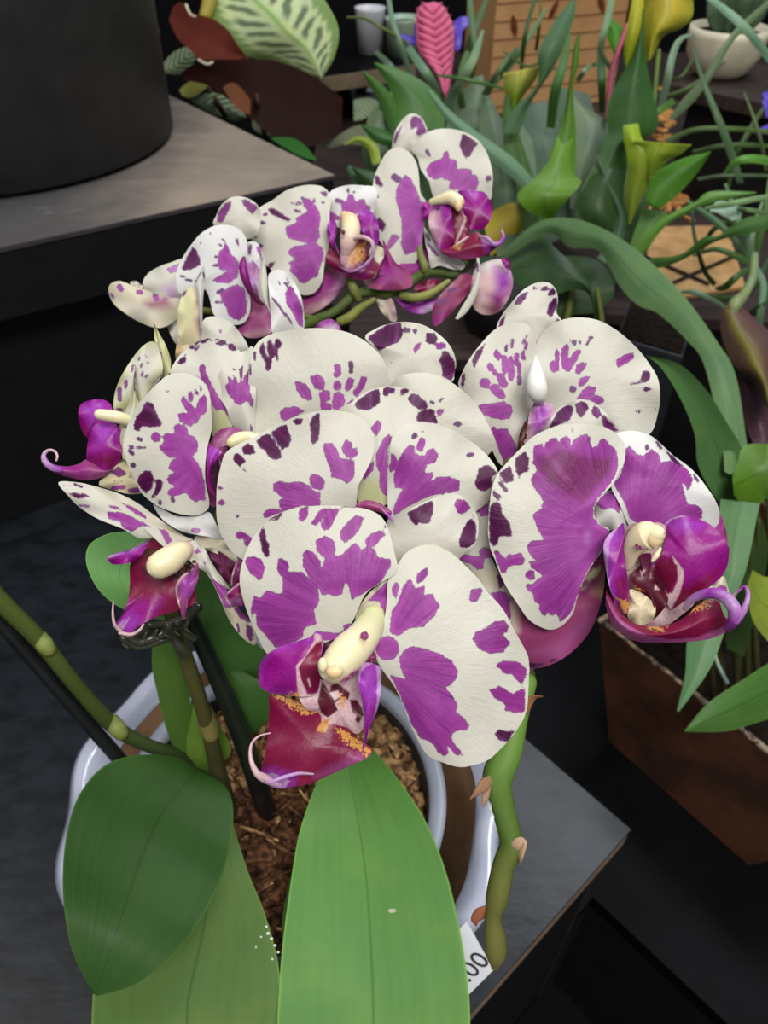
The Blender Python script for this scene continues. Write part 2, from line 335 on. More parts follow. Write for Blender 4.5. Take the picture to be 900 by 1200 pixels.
def tube3(name, P, rad, m, parent=None, ns=12, squash=1.0, cap=True, attrs_base=None, n=None, **k):
    """P (n,3) world path, rad (n,) radii"""
    P = np.asarray(P, float); rad = np.asarray(rad, float)
    q = spline(np.c_[P, rad], n or max(8, len(P) * 5)) if False else None
    t = np.linspace(0, len(P) - 1, n or max(10, len(P) * 6))
    Q = np.c_[P, rad]; S = []
    E = np.concatenate([2 * Q[:1] - Q[1:2], Q, 2 * Q[-1:] - Q[-2:-1]])
    for tt in t:
        i = min(int(tt), len(P) - 2); f = tt - i; p0, p1, p2, p3 = E[i], E[i + 1], E[i + 2], E[i + 3]
        S.append(.5 * ((2 * p1) + (-p0 + p2) * f + (2 * p0 - 5 * p1 + 4 * p2 - p3) * f * f + (-p0 + 3 * p1 - 3 * p2 + p3) * f ** 3))
    S = np.array(S); C = S[:, :3]; r = np.maximum(S[:, 3], 1e-5)
    if cap:
        for end in (0, -1):
            a = C[end]; dirv = C[end] - C[1 if end == 0 else -2]; dirv = dirv / (np.linalg.norm(dirv) + 1e-12); rr = r[end]
            add = [(a + dirv * rr * math.sin(q), rr * math.cos(q)) for q in (.45, .9, 1.25, 1.5)]
            pc = np.array([x[0] for x in add]); pr = np.array([x[1] for x in add])
            if end == 0: C = np.concatenate([pc[::-1], C]); r = np.concatenate([pr[::-1], r])
            else: C = np.concatenate([C, pc]); r = np.concatenate([r, pr])
    T = np.gradient(C, axis=0); T /= np.linalg.norm(T, axis=1, keepdims=True) + 1e-12
    up = -FWD; Nn = []
    cur = np.cross(T[0], up); cur /= np.linalg.norm(cur) + 1e-12
    for i in range(len(C)):
        cur = cur - T[i] * (cur @ T[i]); cur /= np.linalg.norm(cur) + 1e-12; Nn.append(cur.copy())
    Nn = np.array(Nn); Bn = np.cross(T, Nn); th = np.linspace(0, 2 * math.pi, ns, endpoint=False)
    V = C[:, None] + r[:, None, None] * (np.cos(th)[None, :, None] * Nn[:, None] + squash * np.sin(th)[None, :, None] * Bn[:, None])
    idx = np.arange(len(C) * ns).reshape(-1, ns); nx = np.roll(idx, -1, 1)
    F = np.stack([idx[:-1], nx[:-1], nx[1:], idx[1:]], -1).reshape(-1, 4).tolist()
    F.append(idx[0].tolist()); F.append(idx[-1][::-1].tolist())
    at = {}
    if attrs_base is not None:
        bc = np.ones((len(C), ns, 4)); f = np.linspace(0, 1, len(C))
        cols = np.array([LP[c] if isinstance(c, str) else lin(c) for c in attrs_base])
        for j in range(3): bc[..., j] = np.interp(f, np.linspace(0, 1, len(cols)), cols[:, j])[:, None]
        n_ = len(C) * ns
        uvw = np.stack(np.broadcast_arrays(.2 + .5 * np.abs(th - math.pi)[None] / math.pi, f[:, None] * 6, np.array(0.0)), -1)
        at = {'base': ('FLOAT_COLOR', bc.reshape(n_, 4)), 's': ('FLOAT', np.full(n_, -8.0)), 'spk': ('FLOAT', np.zeros(n_)),
              'ink': ('FLOAT_COLOR', bc.reshape(n_, 4)), 'pv': ('FLOAT_VECTOR', uvw.reshape(n_, 3)), 'uvw': ('FLOAT_VECTOR', uvw.reshape(n_, 3))}
    return link(name, V.reshape(-1, 3), F, m, parent, attrs=at, **k)
def tube(parent, name, fr, path, d, cols, m='lip', **k):
    """path: x,y,radius in the frame's pixels; d: distance(s)"""
    P = pts(fr, path); dd = np.interp(np.linspace(0, 1, len(P)), np.linspace(0, 1, len(d)), d) if isinstance(d, (list, tuple)) else np.full(len(P), d)
    return tube3(name, W(P[:, 0], P[:, 1], dd), P[:, 2] / FPX * dd, M[m] if isinstance(m, str) else m, parent, attrs_base=cols, **k)
def blob(parent, name, fr, p, d, r3, colr, m='lip', **k):
    """a small rounded body, radii r3 in pixels"""
    P = pts(fr, p)[0]; c = W(P[0], P[1], d); n1, n2 = 14, 9; V = []; F = []
    for i in range(n2):
        ph = math.pi * (i + .5) / n2
        for j in range(n1):
            t = 2 * math.pi * j / n1; V.append(c + (RGT * math.sin(ph) * math.cos(t) * r3[0] + UPV * math.cos(ph) * r3[1] + FWD * math.sin(ph) * math.sin(t) * r3[2]) / FPX * d)
    for i in range(n2 - 1):
        for j in range(n1): F.append([i * n1 + j, i * n1 + (j + 1) % n1, (i + 1) * n1 + (j + 1) % n1, (i + 1) * n1 + j])
    F.append(list(range(n1))); F.append([(n2 - 1) * n1 + j for j in range(n1)][::-1]); n_ = len(V)
    bc = np.ones((n_, 4)); bc[:, :3] = LP[colr]; z3 = np.zeros((n_, 3))
    at = {'base': ('FLOAT_COLOR', bc), 's': ('FLOAT', np.full(n_, -8.0)), 'ink': ('FLOAT_COLOR', bc), 'pv': ('FLOAT_VECTOR', z3), 'spk': ('FLOAT', np.zeros(n_))}
    return link(name, V, F, M[m] if isinstance(m, str) else m, parent, attrs=at, **k)
def box(name, pts8, m, parent=None, bevel=0, **k):
    o = link(name, pts8, [[0, 1, 2, 3], [7, 6, 5, 4], [0, 4, 5, 1], [1, 5, 6, 2], [2, 6, 7, 3], [3, 7, 4, 0]], m, parent, smooth=False, **k)
    bm = bmesh.new(); bm.from_mesh(o.data); bmesh.ops.recalc_face_normals(bm, faces=bm.faces)
    if bevel: bmesh.ops.bevel(bm, geom=list(bm.edges), offset=bevel, segments=2, affect='EDGES', profile=.6)
    bm.to_mesh(o.data); bm.free(); return o
def prism(name, poly, z0, z1, m, parent=None, bevel=0, **k):
    n = len(poly); co = [(p[0], p[1], z1) for p in poly] + [(p[0], p[1], z0) for p in poly]
    F = [list(range(n)), list(range(2 * n - 1, n - 1, -1))] + [[i, (i + 1) % n, n + (i + 1) % n, n + i] for i in range(n)]
    o = link(name, co, F, m, parent, smooth=False, **k)
    bm = bmesh.new(); bm.from_mesh(o.data); bmesh.ops.recalc_face_normals(bm, faces=bm.faces)
    if bevel: bmesh.ops.bevel(bm, geom=list(bm.edges), offset=bevel, segments=2, affect='EDGES', profile=.6)
    bm.to_mesh(o.data); bm.free(); return o
def lathe(name, ctr, prof, m, parent=None, ns=96, scallop=None, **k):
    """prof: (radius, z) pairs, closed loop of a solid wall"""
    th = np.linspace(0, 2 * math.pi, ns, endpoint=False); V = np.zeros((len(prof), ns, 3))
    for i, (r, z) in enumerate(prof):
        rr = r + (scallop(th, i) if scallop else 0)
        V[i, :, 0] = ctr[0] + rr * np.cos(th); V[i, :, 1] = ctr[1] + rr * np.sin(th); V[i, :, 2] = z
    idx = np.arange(len(prof) * ns).reshape(-1, ns); nx = np.roll(idx, -1, 1)
    F = np.stack([idx[:-1], nx[:-1], nx[1:], idx[1:]], -1).reshape(-1, 4).tolist()
    return link(name, V.reshape(-1, 3), F, m, parent, **k)
# ================================================================== more materials
M['stake'] = plain('black_stake', (18, 19, 20), (30, 32, 32), .38, .5, 60, .15)
M['clip'] = plain('smoky_plastic', (58, 56, 46), (84, 82, 66), .22, .6, 90, .1)
M['glaze'] = plain('lavender_glaze', (184, 188, 206), (164, 168, 190), .16, .6, 18, .05, .0006, coat=.6)
M['brownwall'] = plain('raw_clay', (176, 138, 104), (150, 116, 86), .6, .3, 30, .2)
M['greyrim'] = plain('grey_plastic', (150, 156, 170), (132, 138, 150), .38, .5, 40, .05)
M['darkplastic'] = plain('dark_plastic', (52, 52, 54), (38, 38, 40), .5, .4, 40, .05)
M['bark'] = plain('bark', (190, 150, 104), (84, 60, 38), .85, .2, 160, .5, .001, lo=.35, hi=.62)
M['moss'] = plain('dried_moss', (116, 78, 52), (44, 28, 18), .9, .15, 170, .5, .001, lo=.3, hi=.65)
M['water'] = plain('water_drop', (225, 235, 225), None, .03, 1.0, 5, 0, coat=1)
M['board'] = plain('slate_black_board', (32, 37, 43), (17, 19, 23), .32, .28, 30, .22, .0012, 5, stretch=(1, 1.6, 1))
M['edge'] = plain('brown_board_edge', (160, 134, 114), (136, 112, 94), .6, .3, 60, .2)
M['blackwood'] = plain('black_painted_wood', (20, 18, 20), (13, 12, 13), .6, .3, 40, .3)
M['platform'] = plain('black_platform', (9, 10, 12), (6, 6, 8), .5, .08, 20, .3, .001)
M['rust'] = plain('rusty_sheet_metal', (98, 60, 42), (64, 42, 32), .5, .45, 16, .3, .0008, 6, lo=.35, hi=.65)
M['rustedge'] = plain('worn_rusty_edge', (150, 130, 108), (66, 50, 40), .6, .4, 140, .5, .001, lo=.42, hi=.56)
M['soil'] = plain('soil', (34, 26, 20), (14, 11, 9), .95, .1, 120, .8, .004)
M['blackpot'] = plain('matte_black_pot', (46, 46, 46), (38, 38, 39), .55, .4, 30, .1)
M['greypot'] = plain('dark_grey_pot', (52, 56, 60), (42, 46, 50), .5, .4, 20, .1)
M['darkwood'] = plain('dark_brown_wood', (60, 48, 44), (38, 30, 28), .6, .35, 14, .4, .001, 5, stretch=(1, 8, 1))
M['card'] = plain('kraft_board', (206, 160, 110), (190, 142, 94), .75, .2, 10, .1)
M['cardline'] = plain('brown_line', (122, 84, 54), None, .8, .2, 10, 0)
M['leafprint'] = plain('brown_print', (120, 62, 34), (92, 44, 26), .8, .2, 60, 0)
M['tanwood'] = plain('tan_wood_edge', (128, 112, 90), (104, 90, 70), .6, .3, 20, .2)
M['white'] = plain('white_ceramic', (214, 216, 220), (200, 202, 208), .35, .5, 20, .05)
M['cream'] = plain('cream_ceramic', (226, 218, 192), (206, 196, 168), .4, .45, 20, .1)
M['teal'] = plain('pale_teal_ceramic', (150, 178, 170), (176, 190, 150), .4, .4, 30, 0)
M['paper'] = plain('white_card', (240, 242, 248), None, .6, .3, 20, 0)
M['print'] = plain('grey_print', (58, 58, 66), None, .6, .3, 20, 0)
M['chips'] = plain('orange_chips', (232, 170, 100), (176, 112, 60), .8, .2, 90, .4)
M['wallblack'] = plain('dark_wall', (20, 19, 23), (12, 12, 15), .8, .2, 3, .1)
M['floor'] = plain('dark_floor', (26, 24, 26), (17, 16, 18), .5, .3, 6, .2)
M['post'] = plain('grey_post', (66, 60, 66), (54, 50, 56), .6, .3, 20, .1)
def shelf_material():
    m, nt, b, out = mat('worn_shelf_top'); n = N(nt); ob = n.obj()
    c = n.mix(n.ramp(n.noise(ob, 5, 4, .6), .35, .65), lin((158, 144, 130)), lin((134, 122, 112)))
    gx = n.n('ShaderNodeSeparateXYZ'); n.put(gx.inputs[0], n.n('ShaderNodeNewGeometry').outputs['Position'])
    refl_mask = n.ramp(n.math('ADD', gx.outputs[0], n.math('MULTIPLY', n.math('SUBTRACT', n.noise(ob, 9, 3, .6), .5), .16)), -.30, -.16, .82, 0)   # reflection falloff painted into the colour: darker blue-grey towards the left
    c = n.mix(refl_mask, c, lin((58, 62, 68)))
    sc1 = n.noise(n.map(ob, (1, 3.2, 1)), 16, 6, .75, .6)
    c = n.mix(n.ramp(sc1, .60, .74, 0, .55), c, lin((150, 150, 150)))
    n.put(b.inputs['Base Color'], c); n.put(b.inputs['Roughness'], n.ramp(sc1, .3, .7, .20, .5))
    n.put(b.inputs['Normal'], n.bump(n.noise(ob, 90, 4, .6), .2, .0006)); return m
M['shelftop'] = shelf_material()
# ================================================================== the room
def struct(o): o['kind'] = 'structure'; return o
struct(box('floor', [(-4, -3, 0), (4, -3, 0), (4, 5, 0), (-4, 5, 0), (-4, -3, -.1), (4, -3, -.1), (4, 5, -.1), (-4, 5, -.1)], M['floor']))
struct(box('wall_back', [(-4, 3.4, 3.2), (4, 3.4, 3.2), (4, 3.5, 3.2), (-4, 3.5, 3.2), (-4, 3.4, 0), (4, 3.4, 0), (4, 3.5, 0), (-4, 3.5, 0)], M['wallblack']))
struct(box('wall_left', [(-4, -3, 3.2), (-3.9, -3, 3.2), (-3.9, 3.4, 3.2), (-4, 3.4, 3.2), (-4, -3, 0), (-3.9, -3, 0), (-3.9, 3.4, 0), (-4, 3.4, 0)], M['wallblack']))
struct(box('wall_right', [(3.9, -3, 3.2), (4, -3, 3.2), (4, 3.4, 3.2), (3.9, 3.4, 3.2), (3.9, -3, 0), (4, -3, 0), (4, 3.4, 0), (3.9, 3.4, 0)], M['wallblack']))
# ================================================================== display stand under the orchid
BZ = .787
K = onz(740, 972, BZ)[:2]; e1 = (onz(550, 1190, BZ)[:2] - K); e1 /= np.linalg.norm(e1); e2 = np.array([e1[1], -e1[0]])
if e2 @ (onz(615, 844, BZ)[:2] - K) < 0: e2 = -e2
def quad(o, a0, a1, b0, b1): return [o + e1 * a0 + e2 * b0, o + e1 * a1 + e2 * b0, o + e1 * a1 + e2 * b1, o + e1 * a0 + e2 * b1]
stand = empty('display_stand', (*(K + e1 * .4 + e2 * .4), 0)); tag(stand, 'low black display stand with slate-dark top and brown board edge under the orchid', 'stand')
prism('tabletop', quad(K, 0, .92, 0, .95), BZ - .003, BZ, M['board'], stand, bevel=.0004)
prism('board', quad(K, .0006, .92, .0006, .95), BZ - .026, BZ - .0032, M['edge'], stand, label='brown core edge of the top')
prism('plinth', quad(K, .022, .90, .006, .93), 0, BZ - .0262, M['blackwood'], stand)
PZ = .650
prism('corner_edge', quad(K, .0205, .0235, .0045, .0058), .421, BZ - .0264, M['darkwood'], stand)
plat = empty('display_platform', (*(K - e1 * .6 + e2 * .1), 0)); tag(plat, 'lower black platform carrying the rusty planter', 'platform')
def clip_y(poly, y):
    out_ = []
    for i in range(len(poly)):
        a, b = poly[i], poly[(i + 1) % len(poly)]
        if a[1] <= y: out_.append(a)
        if (a[1] <= y) != (b[1] <= y): out_.append(a + (b - a) * (y - a[1]) / (b[1] - a[1]))
    return out_
ell = [K + e1 * .0 - e2 * .75, K - e1 * .9 - e2 * .75, K - e1 * .9 + e2 * .9, K + e1 * .020 + e2 * .9, K + e1 * .020 + e2 * .004, K + e2 * .004]
ell2 = [K + e1 * .021 + e2 * .9, K + e1 * .021 + e2 * .005, K + e1 * .8 + e2 * .005, K + e1 * .8 - e2 * .75, K - e1 * .9 - e2 * .75, K - e1 * .9 + e2 * .9]
prism('platform_top', clip_y(ell, .66), PZ - .02, PZ, M['platform'], plat)
prism('lower_step', quad(K, .0, .8, -.75, .005), .40, .42, M['platform'], plat)
prism('platform_body', clip_y(ell, .655), 0, PZ - .0205, M['blackwood'], plat)
prism('platform_body', quad(K, .0, .78, -.73, .004), 0, .3995, M['blackwood'], plat)
# ================================================================== upper shelf on the left with the black pot
SZ = 1.35 - .271
S0 = onz(392, 205, SZ)[:2]; s1 = onz(0, 290, SZ)[:2] - S0; s2 = onz(175, 100, SZ)[:2] - S0; s1 /= np.linalg.norm(s1); s2 /= np.linalg.norm(s2)
def squad(a0, a1, b0, b1): return [S0 + s1 * a0 + s2 * b0, S0 + s1 * a1 + s2 * b0, S0 + s1 * a1 + s2 * b1, S0 + s1 * a0 + s2 * b1]
up = empty('raised_shelf', (*(S0 + s1 * .4 + s2 * .3), BZ)); tag(up, 'raised black shelf with worn brown-grey top under the big black pot', 'shelf')
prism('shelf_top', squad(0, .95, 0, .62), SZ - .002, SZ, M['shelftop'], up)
prism('slab', squad(.0008, .95, .0008, .62), SZ - .062, SZ - .0025, M['blackwood'], up, bevel=.001)
prism('shelf_edge', squad(-.0006, .95, -.0006, .0006), SZ - .004, SZ - .0005, M['post'], up, label='scuffed pale front edge')
prism('base_panel', squad(.03, .9, .03, .6), BZ + .001, SZ - .0625, M['blackwood'], up)
bpx, bpyy = -.405, .875
bpot = empty('plant_pot', (bpx, bpyy, SZ)); tag(bpot, 'large round matte black pot standing on the worn raised shelf', 'pot')
lathe('body', (bpx, bpyy), [(0, SZ + .001), (.168, SZ + .001), (.176, SZ + .006), (.180, SZ + .18), (.184, SZ + .34), (.184, SZ + .352), (.176, SZ + .352), (.174, SZ + .33), (.166, SZ + .04), (0, SZ + .03)], M['blackpot'], bpot, ns=128)
lathe('potting_soil', (bpx, bpyy), [(0, SZ + .31), (.171, SZ + .31), (.171, SZ + .30), (0, SZ + .30)], M['soil'], bpot, ns=48)
# ================================================================== rusty planter trough
TZ = 1.35 - .55
A_ = onz(704, 727, TZ); B_ = onz(900, 880, TZ); dv = (B_ - A_)[:2]; dv /= np.linalg.norm(dv); nv_ = np.array([-dv[1], dv[0]])
if nv_ @ np.array([1, 1]) < 0: nv_ = -nv_
bl = onz(715, 868, PZ)[:2]; br = onz(880, 1010, PZ)[:2]
off = (bl - A_[:2]) @ nv_
tl = A_[:2]; tr_ = tl + dv * ((br - tl) @ dv + .045)
bl = tl + dv * ((bl - tl) @ dv) + nv_ * off; br = tl + dv * ((br - tl) @ dv) + nv_ * off
DW = .26
trough = empty('planter_trough', (*((bl + br) / 2 + nv_ * .12), PZ)); tag(trough, 'rusty brown metal trough planter with worn rim at the right', 'planter')
pz = PZ + .001
def panel(name, a, b, c, d, m, t=.002, **k):
    a, b, c, d = [np.array(q, float) for q in (a, b, c, d)]; n = np.cross(b - a, d - a); n = n / np.linalg.norm(n) * t
    return box(name, [a, b, c, d, a + n, b + n, c + n, d + n], m, trough, **k)
v3 = lambda p, z: (p[0], p[1], z)
panel('side_panel', v3(bl, pz), v3(br, pz), v3(tr_, TZ), v3(tl, TZ), M['rust'])
panel('side_panel', v3(bl + nv_ * DW, pz), v3(br + nv_ * DW, pz), v3(tr_ + nv_ * DW, TZ), v3(tl + nv_ * DW, TZ), M['rust'])
panel('end_panel', v3(br, pz), v3(br + nv_ * DW, pz), v3(tr_ + nv_ * DW, TZ), v3(tr_, TZ), M['rust'])
panel('end_panel', v3(bl, pz), v3(bl + nv_ * DW, pz), v3(tl + nv_ * DW, TZ), v3(tl, TZ), M['rust'])
panel('bottom_panel', v3(bl, pz), v3(br, pz), v3(br + nv_ * DW, pz), v3(bl + nv_ * DW, pz), M['rust'])
corn = [tl, tr_, tr_ + nv_ * DW, tl + nv_ * DW, tl]
for a, b in zip(corn[:-1], corn[1:]):
    nn = max(3, int(np.linalg.norm(b - a) / .012)); P = [[*(a + (b - a) * i / nn), TZ + rng.normal() * .0007] for i in range(nn + 1)]
    tube3('rim', np.array(P), np.full(nn + 1, .0026) + rng.normal(size=nn + 1) * .0005, M['rustedge'], trough, ns=8, label='pale worn rolled rim')
tm = (tl + tr_) / 2 + nv_ * DW / 2
hw = np.linalg.norm(tr_ - tl) / 2 - .02
prism('potting_soil', [tm - dv * hw - nv_ * .11, tm + dv * hw - nv_ * .11, tm + dv * hw + nv_ * .11, tm - dv * hw + nv_ * .11], TZ - .06, TZ - .045, M['soil'], trough)
tube3('watering_loop', [W(833, 735, .66), W(838, 770, .655), W(846, 795, .65), W(856, 806, .65)][:4], [.0016] * 4, M['greyrim'], trough, ns=6) if False else None
# ================================================================== back steps, ledges and things on them
step = empty('back_step', (.6, 1.4, 0)); tag(step, 'dark brown wooden step behind the calla lilies', 'step')
prism('top_board', [(-.04, .735), (.20, .72), (.20, .835), (1.5, .70), (1.7, 2.1), (-.12, 2.1), (-.12, .86), (-.04, .85)], .885, .90, M['darkwood'], step, bevel=.001)
prism('riser', [(-.03, .745), (.19, .73), (.19, .85), (1.48, .72), (1.66, 2.08), (-.10, 2.08), (-.10, .87), (-.03, .86)], 0, .8845, M['blackwood'], step)
LZ = 1.05
q0 = onz(775, 100, LZ); led = empty('plank_ledge', (q0[0] + .2, q0[1] + .1, .9)); tag(led, 'dark brown plank ledge carrying the cream bowl', 'ledge')
pa, pb = onz(782, 98, LZ)[:2], onz(930, 128, LZ)[:2]; dd_ = (pb - pa) / np.linalg.norm(pb - pa); nn_ = np.array([-dd_[1], dd_[0]])
if nn_[1] < 0: nn_ = -nn_
prism('plank', [pa, pa + dd_ * .5, pa + dd_ * .5 + nn_ * .09, pa + nn_ * .09], LZ - .018, LZ, M['darkwood'], led, bevel=.001)
prism('plank', [pa + nn_ * .094, pa + dd_ * .5 + nn_ * .094, pa + dd_ * .5 + nn_ * .2, pa + nn_ * .2], LZ - .018, LZ, M['darkwood'], led, bevel=.001)
prism('support', [pa + dd_ * .03 + nn_ * .02, pa + dd_ * .47 + nn_ * .02, pa + dd_ * .47 + nn_ * .18, pa + dd_ * .03 + nn_ * .18], .9005, LZ - .0185, M['blackwood'], led)
bw = onz(850, 96, LZ) + np.array([.0, .035, 0])
bowl = empty('succulent_bowl', bw); tag(bowl, 'cream ceramic bowl with grey-green succulent leaves on the plank ledge', 'pot')
lathe('bowl', bw[:2], [(0, LZ + .001), (.030, LZ + .001), (.040, LZ + .008), (.052, LZ + .03), (.055, LZ + .052), (.0545, LZ + .062), (.050, LZ + .062), (.048, LZ + .04), (0, LZ + .02)], M['cream'], bowl, ns=64)
lathe('potting_soil', bw[:2], [(0, LZ + .055), (.0488, LZ + .053), (.0488, LZ + .05), (0, LZ + .05)], M['soil'], bowl, ns=40)
for i in range(12):
    a = i * 2.4; r0 = .012 + .003 * (i % 3); top = bw + np.array([math.cos(a) * .04, math.sin(a) * .03, .105 + .012 * (i % 4)]); b0 = bw + np.array([math.cos(a) * r0, math.sin(a) * r0, .052])
    tube3('leaf', [b0, (b0 + top) / 2 + np.array([math.cos(a) * .006, math.sin(a) * .006, 0]), top], [.005, .0095, .002], M['succ'] if 'succ' in M else M.setdefault('succ', plain('succulent', (92, 116, 88), (66, 88, 60), .5, .4, 40, .1)), bowl, ns=8, squash=.45)
# kraft board box with brown print
cz = .901
c0 = onz(571, 135, cz)[:2]; c1 = onz(716, 118, cz)[:2]; cd = c1 - c0; cw = np.linalg.norm(cd); cd /= cw; cn = np.array([-cd[1], cd[0]])
crate = empty('kraft_box', (*((c0 + c1) / 2 + cn * .06), cz)); tag(crate, 'tan kraft box with brown lines and leaf print behind the calla lilies', 'box')
CH = .26
prism('box_body', [c0, c1, c1 + cn * .12, c0 + cn * .12], cz, cz + CH, M['card'], crate, bevel=.001)
for i in range(9):
    z = cz + .012 + i * .028; prism('line', [c0 - cn * .0009, c1 - cn * .0009, c1 - cn * .0001, c0 - cn * .0001], z, z + .0018, M['cardline'], crate)
for i, (u, z, s, a) in enumerate([(.14, .145, .018, .3), (.42, .165, .016, -.5), (.62, .20, .02, -.4), (.78, .17, .018, .5), (.30, .20, .016, .9), (.88, .225, .02, -.7), (.1, .215, .016, .4), (.55, .235, .014, .2)]):
    th = np.linspace(0, 2 * math.pi, 18, endpoint=False); X = s * .36 * np.sin(th); Z = s * np.cos(th) * (1 - .25 * np.sin(th) ** 2)
    Xr = X * math.cos(a) - Z * math.sin(a); Zr = X * math.sin(a) + Z * math.cos(a); ctr = np.array([*(c0 + cd * cw * u - cn * .0012), cz + z])
    V = [ctr + np.array([*(cd * x), zz]) for x, zz in zip(Xr, Zr)]; V2 = [p + np.array([*(cn * .001), 0]) for p in V]; n = 18
    link('printed_leaf', V + V2, [list(range(n)), list(range(2 * n - 1, n - 1, -1))] + [[j, (j + 1) % n, n + (j + 1) % n, n + j] for j in range(n)], M['leafprint'], crate, smooth=False)
# far shelf with small pots
FZ = 1.00
fa, fb = onz(372, 92, FZ)[:2], onz(500, 74, FZ)[:2]; fd = (fb - fa) / np.linalg.norm(fb - fa); fn = np.array([-fd[1], fd[0]])
fs = empty('far_shelf', (*(fa + fd * .2 + fn * .15), 0)); tag(fs, 'far dark shelf with tan front edge holding small white pots', 'shelf')
prism('shelf_board', [fa, fa + fd * .19, fa + fd * .19 + fn * .3, fa + fn * .3], FZ - .004, FZ, M['platform'], fs)
prism('front_edge', [fa - fn * .004, fa + fd * .19 - fn * .004, fa + fd * .19 - fn * .0002, fa - fn * .0002], FZ - .022, FZ + .001, M['tanwood'], fs)
for u in (.005, .155): prism('support', [fa + fd * u + fn * .16, fa + fd * (u + .03) + fn * .16, fa + fd * (u + .03) + fn * .28, fa + fd * u + fn * .28], .9005, FZ - .0045, M['blackwood'], fs)
def cup(x, y, r, h, m, lab, taper=.85, z=FZ, g=None):
    p = onz(x, y, z) + np.array([0, r, 0]); e = empty('small_pot', (p[0], p[1], z)); tag(e, lab, 'pot', g)
    lathe('body', p[:2], [(0, z + .0005), (r * taper, z + .0005), (r, z + h - .004), (r * 1.04, z + h), (r * .95, z + h), (r * .8, z + .01), (0, z + .008)], m, e, ns=40)
    lathe('potting_soil', p[:2], [(0, z + h - .008), (r * .9, z + h - .008), (r * .88, z + h - .012), (0, z + h - .012)], M['soil'], e, ns=24); return e, p
cup(434, 66, .027, .072, M['white'], 'small white pot left of the pink flower spike')
cup(473, 70, .033, .060, M['teal'], 'pale teal pot behind the pink flower spike')
cup(428, 132, .030, .030, M['white'], 'low white dish below the far shelf', z=.9005)
struct(box('trim_1', [(*q, z) for z in (2.4, 0) for q in [(-.92, 1.9), (-.83, 1.9), (-.83, 1.98), (-.92, 1.98)]], M['post']))
# orange bark chips scattered on the step
e = [onz(x, y, .9005) for x, y in [(800, 150), (880, 300)]]
def scatter(name, px, n, s, m, z, seed, lab, cat):
    r = np.random.default_rng(seed); V = []; F = []
    for i in range(n):
        x, y, sx, sy = px[r.integers(len(px))]; c = onz(x + r.normal() * sx, y + r.normal() * sy, z) + np.array([0, 0, s * .3]); h = s * r.uniform(.5, 1.3, 3) * np.array([1.2, .7, .35]); a = r.uniform(0, 6.28)
        b = len(V)
        for k8 in [(x_, y_, z_) for x_ in (-1, 1) for y_ in (-1, 1) for z_ in (-1, 1)]:
            v = np.array(k8) * h * r.uniform(.7, 1.2, 3); V.append(c + [v[0] * math.cos(a) - v[1] * math.sin(a), v[0] * math.sin(a) + v[1] * math.cos(a), v[2]])
        F += [[b + j for j in f_] for f_ in ([0, 1, 3, 2], [4, 6, 7, 5], [0, 4, 5, 1], [2, 3, 7, 6], [0, 2, 6, 4], [1, 5, 7, 3])]
    o = link(name, V, F, m, None, smooth=False); return tag(o, lab, cat, kind='stuff')
scatter('wood_chips', [(778, 148, 6, 14), (835, 168, 14, 5), (842, 195, 9, 10), (790, 235, 12, 10), (742, 250, 6, 8)], 200, .0065, M['chips'], .9005, 9, 'orange wood chips strewn on the dark step', 'chips')
# cane tray
ca = [onz(x, y, .9005)[:2] for x, y in [(752, 360), (872, 340), (850, 268), (760, 270)]]
tray = empty('cane_tray', (*np.mean(ca, 0), .9005)); tag(tray, 'flat orange cane tray with dark crossing rods on the step', 'tray')
prism('tray_base', ca, .9006, .906, M['chips'] if False else plain('cane', (206, 164, 112), (176, 134, 84), .6, .3, 30, .2), tray, bevel=.001)
for (x0, y0, x1, y1) in [(755, 300, 830, 332), (780, 335, 860, 300)]:
    a, b = onz(x0, y0, .909), onz(x1, y1, .909); tube3('rod', [a, (a + b) / 2, b], [.0022] * 3, M['stake'], tray, ns=6)
# dark grey square pot at the right, behind
g = [onz(x, y, .96)[:2] for x, y in [(722, 395), (800, 418), (815, 372), (740, 350)]]; gm = np.mean(g, 0)
gp = empty('square_pot', (*gm, PZ)); tag(gp, 'dark grey square pot between the orchid and the calla leaves', 'pot')
gi = [gm + (q - gm) * .94 for q in g]; go = [gm + (q - gm) * .86 for q in g]
prism('body', g, PZ + .001, .96, M['greypot'], gp, bevel=.003)
prism('potting_soil', gi, .9601, .9615, M['soil'], gp)
# price tag
tg = [W(*p, d) for p, d in [((547, 1080), .374), ((578, 1137), .379), ((549, 1166), .384), ((510, 1120), .39)]]
q0, q1, q2, q3 = tg; q3 = q0 + q2 - q1
nrm = np.cross(q1 - q0, q2 - q0); nrm /= np.linalg.norm(nrm)
if nrm @ ray(547, 1120) > 0: nrm = -nrm
tag_e = empty('price_tag', q2, label='white price card with ".00" beside the pot under the big leaf', category=None) if False else empty('price_tag', q2)
tag(tag_e, 'white price card printed .00 beside the ceramic pot', 'price tag')
t1 = q1 - nrm * .0006; box('card', [q0, q1, q2, q3, q0 - nrm * .0006, q1 - nrm * .0006, q2 - nrm * .0006, q3 - nrm * .0006], M['paper'], tag_e)
cu = bpy.data.curves.new('lettering', 'FONT'); cu.body = '.00'; cu.size = .0140; cu.extrude = .0001; cu.space_character = 1.05
to = bpy.data.objects.new('lettering', cu); col.objects.link(to); bpy.context.view_layer.update()
mt = bpy.data.meshes.new_from_object(to.evaluated_get(bpy.context.evaluated_depsgraph_get())); bpy.data.objects.remove(to)
tp0 = W(550.5, 1150.5, .435); tp1 = W(575.5, 1126, .41)
